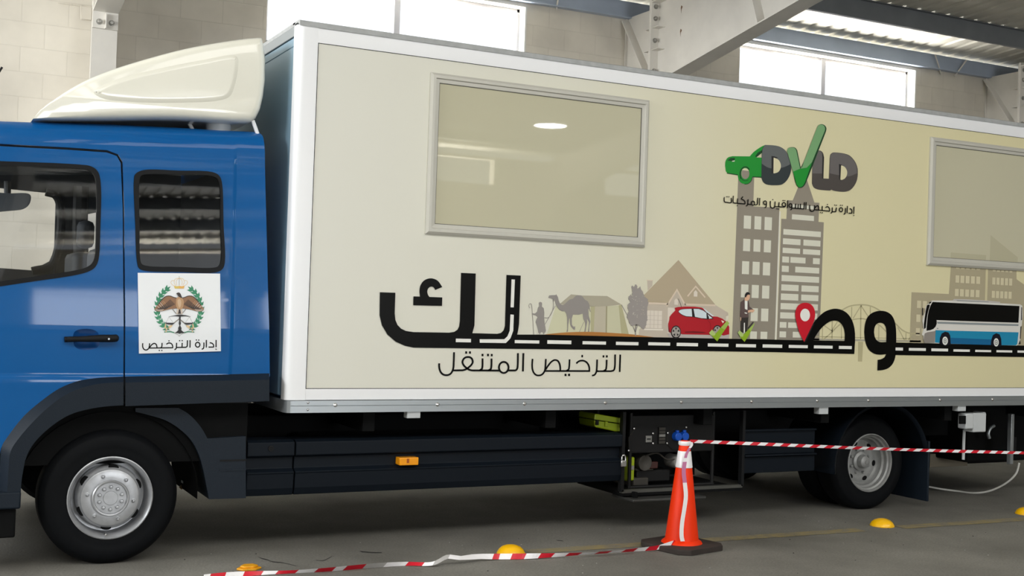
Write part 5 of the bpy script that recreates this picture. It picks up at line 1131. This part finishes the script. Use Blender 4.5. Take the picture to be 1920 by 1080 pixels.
# falcon
wing = [(424, 402), (380, 392), (335, 374), (290, 370), (245, 384), (205, 424), (160, 470), (115, 530), (78, 575), (92, 600), (140, 618), (200, 610), (270, 590), (330, 578), (424, 568)]
for wg in both(wing):
    p.poly(E8(wg), BRN, 6)
for k in range(8):
    t = k/7; xo, yo_ = 98+t*150, 592-t*6 if t < .5 else 600-t*22; xi, yi_ = 330+t*70, 430+t*70
    xm, ym = xo*.5+xi*.5, yo_*.5+yi_*.5+18*(1-t)
    for s in both([(xi, yi_), (xm, ym), (xo, yo_)]): p.stroke(E8(s), .75, DKB, 8)
for k in range(5):
    for s in both([(110+k*26, 520+k*-34+k*k*4), (140+k*30, 545+k*-22+k*k*3), (165+k*34, 570+k*-10+k*k*2)]): p.stroke(E8(s), .8, CRM if k < 3 else BRN2, 7)
for s in both([(92, 575), (150, 590), (225, 582)])+both([(105, 596), (160, 606), (210, 600)]): p.stroke(E8(s), .9, CRM, 9)
for s in both([(424, 404), (380, 394), (335, 376), (290, 372), (245, 386), (190, 440), (130, 515)]): p.stroke(E8(s), 1.3, DKB, 8)
p.poly(E8(cr([(424, 405), (470, 385), (512, 402), (538, 470), (522, 550), (500, 580), (450, 580), (420, 545), (414, 470)], 3, True)), BRN2, 9); p.poly(E8(cr([(440, 440), (466, 420), (490, 440), (496, 510), (470, 560), (446, 510)], 3, True)), ink('falcon_breast', (190, 160, 128)), 10)
p.poly(E8(cr([(418, 340), (434, 326), (462, 318), (484, 336), (500, 372), (512, 404), (480, 396), (455, 382), (442, 360), (434, 346)], 3, True)), DKB, 11)
p.poly(E8([(432, 565), (460, 575), (450, 640), (425, 655)]), CRM, 8); p.poly(E8([(482, 575), (512, 565), (520, 655), (492, 640)]), CRM, 8); p.poly(E8([(452, 575), (488, 575), (496, 650), (440, 650)]), DKB, 7)
for s in both([(360, 575), (418, 645)]): p.stroke(E8(s), 1.3, LINE, 7, smooth=False)
p.stroke(E8([(418, 650), (520, 650)]), 2.0, CRM, 6, smooth=False)
cr_o = p.build('falcon_crest', sign)
p = Print(0, .0006, proj=signp); Dz = zx(260, 625, 12); w = 2.15
lines(p, Dz, w, [[(92, 222), (90, 290), (108, 345), (135, 368), (168, 375), (205, 360), (232, 325), (240, 290), (246, 224)], [(246, 318), (300, 252), (352, 226), (392, 248), (408, 290), (412, 332)], [(240, 331), (772, 324)], [(526, 215), (521, 295), (508, 318), (480, 330)], [(622, 245), (680, 216), (735, 232), (762, 275), (768, 326)],
                 [(853, 212), (850, 300), (840, 345), (805, 369)], [(845, 318), (1060, 314)], [(1050, 315), (1088, 296), (1094, 260), (1098, 155)], [(980, 213), (975, 316)], [(1157, 152), (1155, 322)], [(1468, 205), (1466, 305), (1455, 340), (1418, 360)], [(1524, 148), (1522, 320)], [(1598, 210), (1655, 226), (1682, 260), (1686, 312)], [(1690, 309), (1572, 310)], [(1742, 148), (1741, 314)]], 1)
oval(p, Dz, w, (1328, 256, 49, 54), 2); dots(p, Dz, 26, 26, [(465, 385), (522, 385), (682, 170), (922, 165), (980, 165), (1298, 150), (1352, 152)], 1); p.stroke(Dz([(1726, 345), (1745, 350), (1730, 366), (1762, 366)]), 1.0, K_, 1, smooth=False)
p.build('sign_lettering', sign)
# ================================================================== THINGS ON THE FLOOR AND IN THE BAY
M_CONE = mat('orange_cone_plastic', (236, 52, 2), rough=.5, spec=.25)
M_CONEB = mat('dark_rubber_base', (48, 40, 36), rough=.8, noise=.2, nscale=10)
M_REFL = mat('white_reflective_sleeve', (236, 234, 236), rough=.3)
M_TR = mat('red_tape', (206, 22, 44), rough=.35); M_TW = mat('white_tape', (238, 236, 238), rough=.35)
M_YEL = mat('yellow_stud_plastic', (250, 190, 6), rough=.35, coat=.3)
M_YELD = mat('worn_yellow_plastic', (226, 158, 14), rough=.5, noise=.15, nscale=40)
cc = atz(1278, 1018, .03); CX, CY = cc[0], cc[1]
cone = tag(empty('traffic_cone', (CX, CY, 0)), 'orange traffic cone with white sleeve and dark square base beside the box truck', 'traffic cone')
b = MB(); s = .215; cs = []
oc = [(-s, -s*.72), (-s*.72, -s), (s*.72, -s), (s, -s*.72), (s, s*.72), (s*.72, s), (-s*.72, s), (-s, s*.72)]
rot = math.radians(14); oc = [(CX+x*math.cos(rot)-y*math.sin(rot), CY+x*math.sin(rot)+y*math.cos(rot)) for x, y in oc]
b.prism(oc, 0, .035, M_CONEB, axis='z'); b.build('base', cone, bevel=.006, smooth=0)
HC_ = at(1288, 826, CY)[2]
def cr_at(z): return .112+(.032-.112)*(z-.03)/(HC_-.03)
body_c = MB(); body_c.lathe([(.135, .033), (.128, .045), (cr_at(.055), .058), (cr_at(HC_-.01), HC_-.01), (.026, HC_), (.018, HC_), (.018, HC_-.05)], (CX, CY, 0), M_CONE, n=40, axis='z', cap=False); cb = body_c.build('cone_body', cone, smooth=40)
zs0, zs1 = at(1285, 876, CY)[2], at(1287, 845, CY)[2]
sl = MB(); sl.lathe([(cr_at(zs0)+.001, zs0), (cr_at(zs0)+.003, zs0+.003), (cr_at(zs1)+.003, zs1-.003), (cr_at(zs1)+.001, zs1)], (CX, CY, 0), M_REFL, n=40, axis='z', cap=False); sl.build('reflective_sleeve', cone, smooth=40)
# striped barrier tape
def ribbon(mb, path, up, period, w, slant=.4, twist=0.0, n_sub=2):
    # flat tape along a 3D path, red and white in turn with slanted ends
    P = [np.array(p, float) for p in path]; D = [0]
    for a, c in zip(P, P[1:]): D.append(D[-1]+float(np.linalg.norm(c-a)))
    def pos(d):
        d = min(max(d, 0), D[-1]); i = max(0, min(len(P)-2, int(np.searchsorted(D, d))-1)); t = (d-D[i])/max(1e-9, D[i+1]-D[i]); return P[i]+(P[i+1]-P[i])*t
    k = 0; d = 0.0
    while d < D[-1]:
        e = d+period/2; m = M_TR if k % 2 == 0 else M_TW; V = []; F = []
        for j in range(n_sub*2+1):
            q = d+(e-d)*j/(n_sub*2)
            for sgn in (1, -1):
                u = np.array(up(q), float); V.append(pos(q+sgn*slant*w)+u*w/2*sgn)
        for j in range(n_sub*2): F.append((2*j, 2*j+1, 2*j+3, 2*j+2))
        mb.add(V, F, m); d = e; k += 1
top = MB()
pth = [at(1290+(x-0), y, CY-.0) for x, y in ((0, 827.0), (60, 829.4), (150, 833), (300, 839.2), (450, 844.4), (640, 849.4), (760, 852), (900, 855), (1060, 858))]
tw = lambda q: (0, .35*math.sin(q*3.0), 1)
ribbon(top, cr(pth, 6), tw, .130, .021, .9)
tape1 = top.build('barrier_tape', smooth=0, recalc=False, merge=0, base=tuple(pth[0]))
tag(tape1, 'red and white barrier tape stretched from the cone top to the right', 'barrier tape', 'red and white barrier tapes')
wrap = MB(); rw = cr_at(HC_-.01)+.004
wp = [(CX+rw*math.cos(a), CY+rw*math.sin(a), HC_-.012-.004*k) for k, a in enumerate(np.linspace(0, 4*math.pi, 41)/1.0)]
wrap.lathe([(rw, HC_-.030), (rw+.004, HC_-.022), (rw+.004, HC_-.008), (rw, HC_-.002)], (CX, CY, 0), M_TW, n=28, axis='z', cap=False)
kn = wrap.build('tape_knot', tape1, smooth=40)
tail = MB(); ta = []
for x, y in cr([(1296, 829), (1297, 834), (1292, 842), (1287, 852), (1284, 866), (1282, 885), (1284, 905), (1286, 930), (1283, 955), (1279, 980), (1278, 1005), (1280, 1015)], 4):
    q = at(x, y, CY-.05); z = q[2]; q = at(x, y, CY-cr_at(max(.05, min(z, HC_)))-.006); ta.append(q)
tailm = MB(); PINK = mat('faded_pink_tape', (196, 120, 160), rough=.4); mseq = [M_TW]*7+[PINK]*7+[M_TW]*2+[MATS['faded_pink_tape']]*8+[M_TW]*30
for i in range(len(ta)-1):
    wdt = .011 if i < 16 else .016
    tailm.add([ta[i]+np.array([-wdt, 0, 0]), ta[i]+np.array([wdt, 0, 0]), ta[i+1]+np.array([wdt, 0, 0]), ta[i+1]+np.array([-wdt, 0, 0])], [(0, 1, 2, 3)], mseq[min(i, len(mseq)-1)])
tailm.build('tape_tail', tape1, smooth=0, recalc=False)
g = MB()
gp = [(380, 1084), (440, 1077.5), (490, 1074.5), (560, 1071.5), (640, 1066), (685, 1062), (730, 1058.5), (765, 1057), (812, 1056.5), (840, 1043.5), (866, 1046.5), (890, 1043.5), (930, 1043.5), (985, 1043), (1060, 1040), (1130, 1036), (1190, 1031), (1236, 1026), (1258, 1019.5), (1284, 1013)]
zz = [.012, .012, .012, .012, .014, .014, .014, .014, .02, .05, .035, .03, .02, .02, .02, .02, .02, .025, .045, .05]
gpt = cr([tuple(atz(x, y, z)) for (x, y), z in zip(gp, zz)], 8); gx_ = np.interp(np.linspace(0, len(gp)-1, len(gpt)), range(len(gp)), [x for x, y in gp])
M_TC = mat('clear_grey_tape', (176, 174, 172), rough=.35)
cuts = [(380, M_TW), (393, M_TR), (422, M_TW), (457, M_TR), (492, M_TW), (520, M_TR), (557, M_TW), (592, M_TR), (625, M_TW), (646, M_TR), (683, M_TC), (722, M_TW), (763, M_TR), (793, M_TW), (813, M_TC), (842, M_TW), (925, M_TR), (937, M_TW), (960, M_TR), (985, M_TW), (1012, M_TR), (1037, M_TW), (1063, M_TR), (1087, M_TW),
        (1118, M_TR), (1143, M_TW), (1168, M_TR), (1192, M_TW), (1212, M_TR), (1234, M_TW), (1260, M_TR), (1290, M_TR)]
tilt = lambda x: (0, .75*math.cos(x*.013+1.0), .72+.2*math.sin(x*.021))
def gpos(x): return np.array([np.interp(x, gx_, [q[k] for q in gpt]) for k in range(3)])
for (xa, m_), (xb, _) in zip(cuts, cuts[1:]):
    V = []
    for j in range(5):
        x = xa+(xb-xa)*j/4
        for sgn in (1, -1): V.append(gpos(min(1284, max(380, x+sgn*3.0)))+np.array(tilt(x))*.0175*sgn)
    g.add(V, [(2*j, 2*j+1, 2*j+3, 2*j+2) for j in range(4)], m_)
t2 = g.build('barrier_tape', smooth=0, recalc=False, merge=0, base=tuple(gpt[60])); tag(t2, 'red and white barrier tape lying slack along the floor to the cone base', 'barrier tape', 'red and white barrier tapes')
# road studs
def stud(px, py, rpx, label, first=None):
    c = atz(px, py, 0.0); r = rpx/FPX*np.linalg.norm(c-CAM)
    if first is not None:
        o = first.copy(); COL.objects.link(o); o.location = tuple(c)
    else:
        m = MB(); m.lathe([(r*1.0, 0), (r*1.02, .004), (r*.97, .012), (r*.86, .028), (r*.66, .043), (r*.4, .052), (r*.15, .056), (.0001, .057)], tuple(c), M_YEL, n=36, axis='z', cap=False)
        o = m.build('road_stud', smooth=60, base=tuple(c))
    return tag(o, label, 'road stud', 'yellow domed road studs')
s1 = stud(958, 1038, 26, 'yellow domed road stud touching the slack tape left of the cone')
stud(1654, 986, 22, 'yellow domed road stud on the painted line right of the cone', s1)
stud(1925, 964, 20, 'yellow domed road stud cut off at the right edge of the photo', s1)
c = atz(466, 1067, 0); rk = MB(); hx = [(-.072, -.01), (-.045, -.05), (.03, -.055), (.072, -.012), (.05, .04), (-.03, .045)]
rk.prism([(c[0]+x, c[1]+y) for x, y in hx], 0, .012, M_YELD, axis='z'); rk.prism([(c[0]+x*.72, c[1]+y*.72) for x, y in hx], .012, .024, M_YELD, axis='z'); o = rk.build('road_marker', bevel=.005, smooth=0, base=tuple(c)); tag(o, 'flat chipped yellow road marker on the floor by the front wheel', 'road marker')
# cracks and chips in the asphalt
M_CRK = mat('black_crack', (34, 32, 31), rough=.95); M_CHIP = mat('pale_grit', (150, 148, 142), rough=.9)
ck = MB()
def crack(pts, w):
    P = cr(pts, 4); q = [atz(x, y, .0015) for x, y in P]
    for i in range(len(q)-1):
        a = w*(1-.7*i/len(q)); ck.add([q[i]+np.array([0, a, 0]), q[i]-np.array([0, a, 0]), q[i+1]-np.array([0, a*.9, 0]), q[i+1]+np.array([0, a*.9, 0])], [(0, 1, 2, 3)], M_CRK)
crack([(479, 1040), (488, 1046), (503, 1050), (510, 1053), (530, 1055), (555, 1061)], .022); crack([(503, 1050), (508, 1055)], .012); crack([(592, 1050), (606, 1051), (622, 1043)], .008); crack([(606, 1051), (612, 1055)], .006); crack([(676, 1034), (700, 1036), (716, 1036)], .02); crack([(1044, 1013), (1056, 1014)], .014)
o = ck.build('floor_crack', smooth=0, merge=0); tag(o, kind='structure')
gr = MB(); rg = random.Random(11)
for k in range(160):
    x, y = rg.uniform(-.5, 9), rg.uniform(-2.2, .3); r = rg.uniform(.002, .006)
    if math.hypot(x-CX, y-CY) < .42: continue
    gr.lathe([(r, -.001), (r*.7, r*.5), (.0001, r*.7)], (x, y, 0), M_CHIP if rg.random() < .6 else M_CRK, n=5, axis='z', cap=False)
o = gr.build('floor_grit', smooth=0, merge=0); tag(o, 'fine loose grit scattered on the asphalt', 'grit', kind='stuff')
# lime green tool case behind the skirt
a, b = at(1114, 780, .18), at(1172, 808, .18)
case = tag(empty('tool_case', ((a[0]+b[0])/2, .29, b[2])), 'lime green plastic tool case wedged under the box left of the generator', 'tool case')
tc_ = MB(); cc_ = [(1114.5, 777), (1116, 776), (1171, 785), (1171, 808), (1152, 809), (1116, 800)]
cy0, cy1 = .18, .40
lowp = [tuple(at(x, y, cy0)[[0, 2]]) for x, y in ((1114.3, 788), (1171.5, 796.5), (1171, 808.5), (1153, 809), (1116, 801))]
upp = [tuple(at(x, y, cy0)[[0, 2]]) for x, y in ((1115.5, 777), (1118, 776), (1171.5, 785), (1171.5, 795), (1114.3, 786.5))]
m = MB(); m.prism(lowp, cy0, cy1, M_LIME); m.build('case_body', case, bevel=.008, smooth=0); m = MB(); m.prism(upp, cy0, cy1, M_LIME); m.build('case_lid', case, bevel=.008, smooth=0)
for x, y in ((1119, 792), (1136, 795), (1164, 797)):
    q = at(x, y, cy0); m = MB(); m.box(q[0]-.012, q[0]+.012, cy0-.01, cy0+.01, q[2]-.018, q[2]+.018, M_BLACK if x < 1130 else M_LIME); m.build('latch', case, bevel=.003)
shelf = MB(); q = at(1140, 811.5, .18); shelf.box(q[0]-.25, q[0]+.10, .15, .70, q[2]-.03, q[2]-.006, M_VOID); shelf.build('case_shelf', truck, smooth=0)
# generator in the equipment bay
gx0, gx1 = at(1180, 850, .2)[0], at(1340, 850, .2)[0]; gz0 = at(1280, 915, .2)[2]+.004; gz1 = at(1280, 778, .2)[2]
gen = tag(empty('generator', ((gx0+gx1)/2, .4, gz0)), 'black portable generator with blue sockets in the open bay behind the cone', 'generator')
M_GENB = mat('black_generator_steel', (15, 15, 16), rough=.6, spec=.3); M_GENL = mat('grey_label', (128, 128, 124), rough=.5); M_GEND = mat('dull_engine_metal', (62, 59, 54), rough=.6, metal=.3); M_OUT = mat('panel_outline', (84, 82, 76), rough=.5)
def gpx(x, y, Y=.2): return at(x, y, Y)
m = MB()
zmid = gpx(1260, 848)[2]; m.box(gx0, gx1, .20, .24, zmid, gz1, M_GENB); m.build('control_panel', gen, bevel=.006)
m = MB()
for x in (gx0+.012, gx1-.012): m.tube([(x, .21, gz0), (x, .21, gz1+.01), (x, .66, gz1+.01), (x, .66, gz0)], .014, M_GENB, n=8)
m.tube([(gx0, .21, gz0+.015), (gx1, .21, gz0+.015)], .014, M_GENB, n=8); m.tube([(gx0, .66, gz0+.015), (gx1, .66, gz0+.015)], .014, M_GENB, n=8); m.build('tube_frame', gen)
m = MB(); m.box(gx0+.03, gx1-.03, .26, .62, zmid+.03, gz1-.01, M_GENB); m.build('fuel_tank', gen, bevel=.02)
A2 = zx(1090, 760, 5.4)
for pts, nm in (([(555, 215), (610, 212), (735, 270), (738, 400), (680, 452), (560, 466), (480, 460), (475, 330)], 'panel_cover'), ([(870, 275), (990, 210), (1060, 222), (1110, 300), (1110, 440), (920, 448), (868, 395)], 'panel_cover')):
    m = MB(); P = [tuple(gpx(x, y, .198)[[0, 2]]) for x, y in A2(pts)]; m.prism(P, .192, .2, M_GENB, mside=M_OUT); m.build(nm, gen, smooth=0)
m = MB()
for x, y in A2([(535, 235), (725, 285), (480, 458), (725, 385), (875, 280), (1062, 222), (868, 384)]): q = gpx(x, y, .19); m.lathe([(.0001, .006), (.007, .004), (.008, 0), (.008, -.004)], tuple(q), M_CHROME, n=8); 
m.build('panel_screws', gen)
a, b = [gpx(x, y, .19) for x, y in A2([(650, 308), (708, 372)])]; m = MB(); m.box(a[0], b[0], .184, .193, b[2], a[2], M_GENL); m.box(a[0]+.01, b[0]-.01, .181, .185, (a[2]+b[2])/2-.004, (a[2]+b[2])/2+.004, M_GENB); m.build('meter', gen, smooth=0)
a, b = [gpx(x, y, .19) for x, y in A2([(785, 220), (850, 390)])]; m = MB(); m.box(a[0], b[0], .19, .2, b[2], a[2], M_GENB)
for k in range(5): z = a[2]-(a[2]-b[2])*(k+.5)/5; m.box(a[0]+.004, b[0]-.004, .187, .192, z-.009, z+.009, M_GEND if k != 2 else M_GENL)
m.build('breaker_block', gen, smooth=0)
for cx_, cy_ in A2([(965, 315), (1036, 312)]):
    q = gpx(cx_, cy_, .18); m = MB(); m.lathe([(.0001, .03), (.026, .03), (.030, .026), (.032, 0), (.034, -.02)], tuple(q), M_SOCKET, n=20); m.build('power_socket', gen, smooth=40)
    m = MB(); m.box(q[0]-.012, q[0]+.012, .165, .185, q[2]+.028, q[2]+.045, M_SOCKET); m.build('socket_hinge', gen, bevel=.003)
a, b = [gpx(x, y, .24) for x, y in A2([(455, 525), (538, 765)])]; m = MB(); m.box(a[0], b[0], .24, .5, b[2], a[2], M_LIME); m.build('side_cowl', gen, bevel=.012)
a, b = [gpx(x, y, .232) for x, y in A2([(488, 612), (532, 652)])]; m = MB(); m.box(a[0], b[0], .230, .24, b[2], a[2], M_GENL); m.build('rating_plate', gen, smooth=0)
q = gpx(*A2([(632, 580)])[0], .26); m = MB(); m.lathe([(.0001, .01), (.03, .01), (.05, .02), (.056, .02), (.06, 0), (.06, -.10)], tuple(q), M_GEND, n=20); m.build('recoil_starter', gen, smooth=35)
m = MB()
a, b = [gpx(x, y, .28) for x, y in A2([(555, 640), (735, 660)])]; m.box(a[0], b[0], .28, .5, b[2], a[2], M_GEND); a, b = [gpx(x, y, .28) for x, y in A2([(520, 735), (675, 775)])]; m.box(a[0], b[0], .27, .55, gz0+.0, a[2], M_GEND); a, b = [gpx(x, y, .3) for x, y in A2([(560, 660), (900, 740)])]; m.box(a[0], b[0], .3, .55, b[2]-.02, a[2], M_GENB)
m.build('engine_block', gen, bevel=.01)
m = MB(); m.tube([gpx(x, y, .24) for x, y in cr(A2([(650, 510), (770, 485), (860, 545), (960, 545)]), 5)], .006, M_GEND, n=6); m.build('fuel_hose', gen)
q = gpx(*A2([(720, 600)])[0], .27); m = MB(); m.box(q[0]-.02, q[0]+.05, .27, .32, q[2]-.03, q[2]+.02, mat('dull_red_cap', (60, 26, 22), rough=.5)); m.build('choke_lever', gen, bevel=.006)
q = gpx(*A2([(972, 570)])[0], .25); m = MB(); m.lathe([(.0001, .02), (.04, .015), (.05, 0), (.05, -.1)], tuple(q), M_GENL, n=20); m.build('air_filter', gen, smooth=40)
# padlock on the corner of the bay
q = at(*A2([(428, 575)])[0], .085); lock = tag(empty('padlock', (q[0], .085, q[2]-.03)), 'small silver padlock hanging at the left edge of the generator bay', 'padlock')
m = MB(); m.box(q[0]-.022, q[0]+.022, .078, .094, q[2]-.032, q[2]+.012, M_CHROME); m.build('lock_body', lock, bevel=.004)
m = MB(); m.tube([(q[0]-.015, .086, q[2]+.01), (q[0]-.015, .086, q[2]+.035), (q[0]-.008, .088, q[2]+.047), (q[0]+.008, .09, q[2]+.047), (q[0]+.015, .088, q[2]+.035), (q[0]+.015, .086, q[2]+.01)], .005, M_CHROME, n=8); m.build('shackle', lock)
# white cable drooping under the tail
cb_ = MB(); pts = [at(x, y, Y) for x, y, Y in ((1911, 868, .3), (1906, 886, .3), (1893, 901, .34), (1872, 914, .42), (1850, 922, .5), (1825, 924.5, .6), (1795, 921, .75), (1765, 917, .85), (1733, 911, .95))]
cb_.tube(cr(pts, 5), .0085, M_CABLE, n=8); o = cb_.build('power_cable', base=tuple(pts[5])); tag(o, 'white power cable drooping below the tail of the truck', 'power cable')
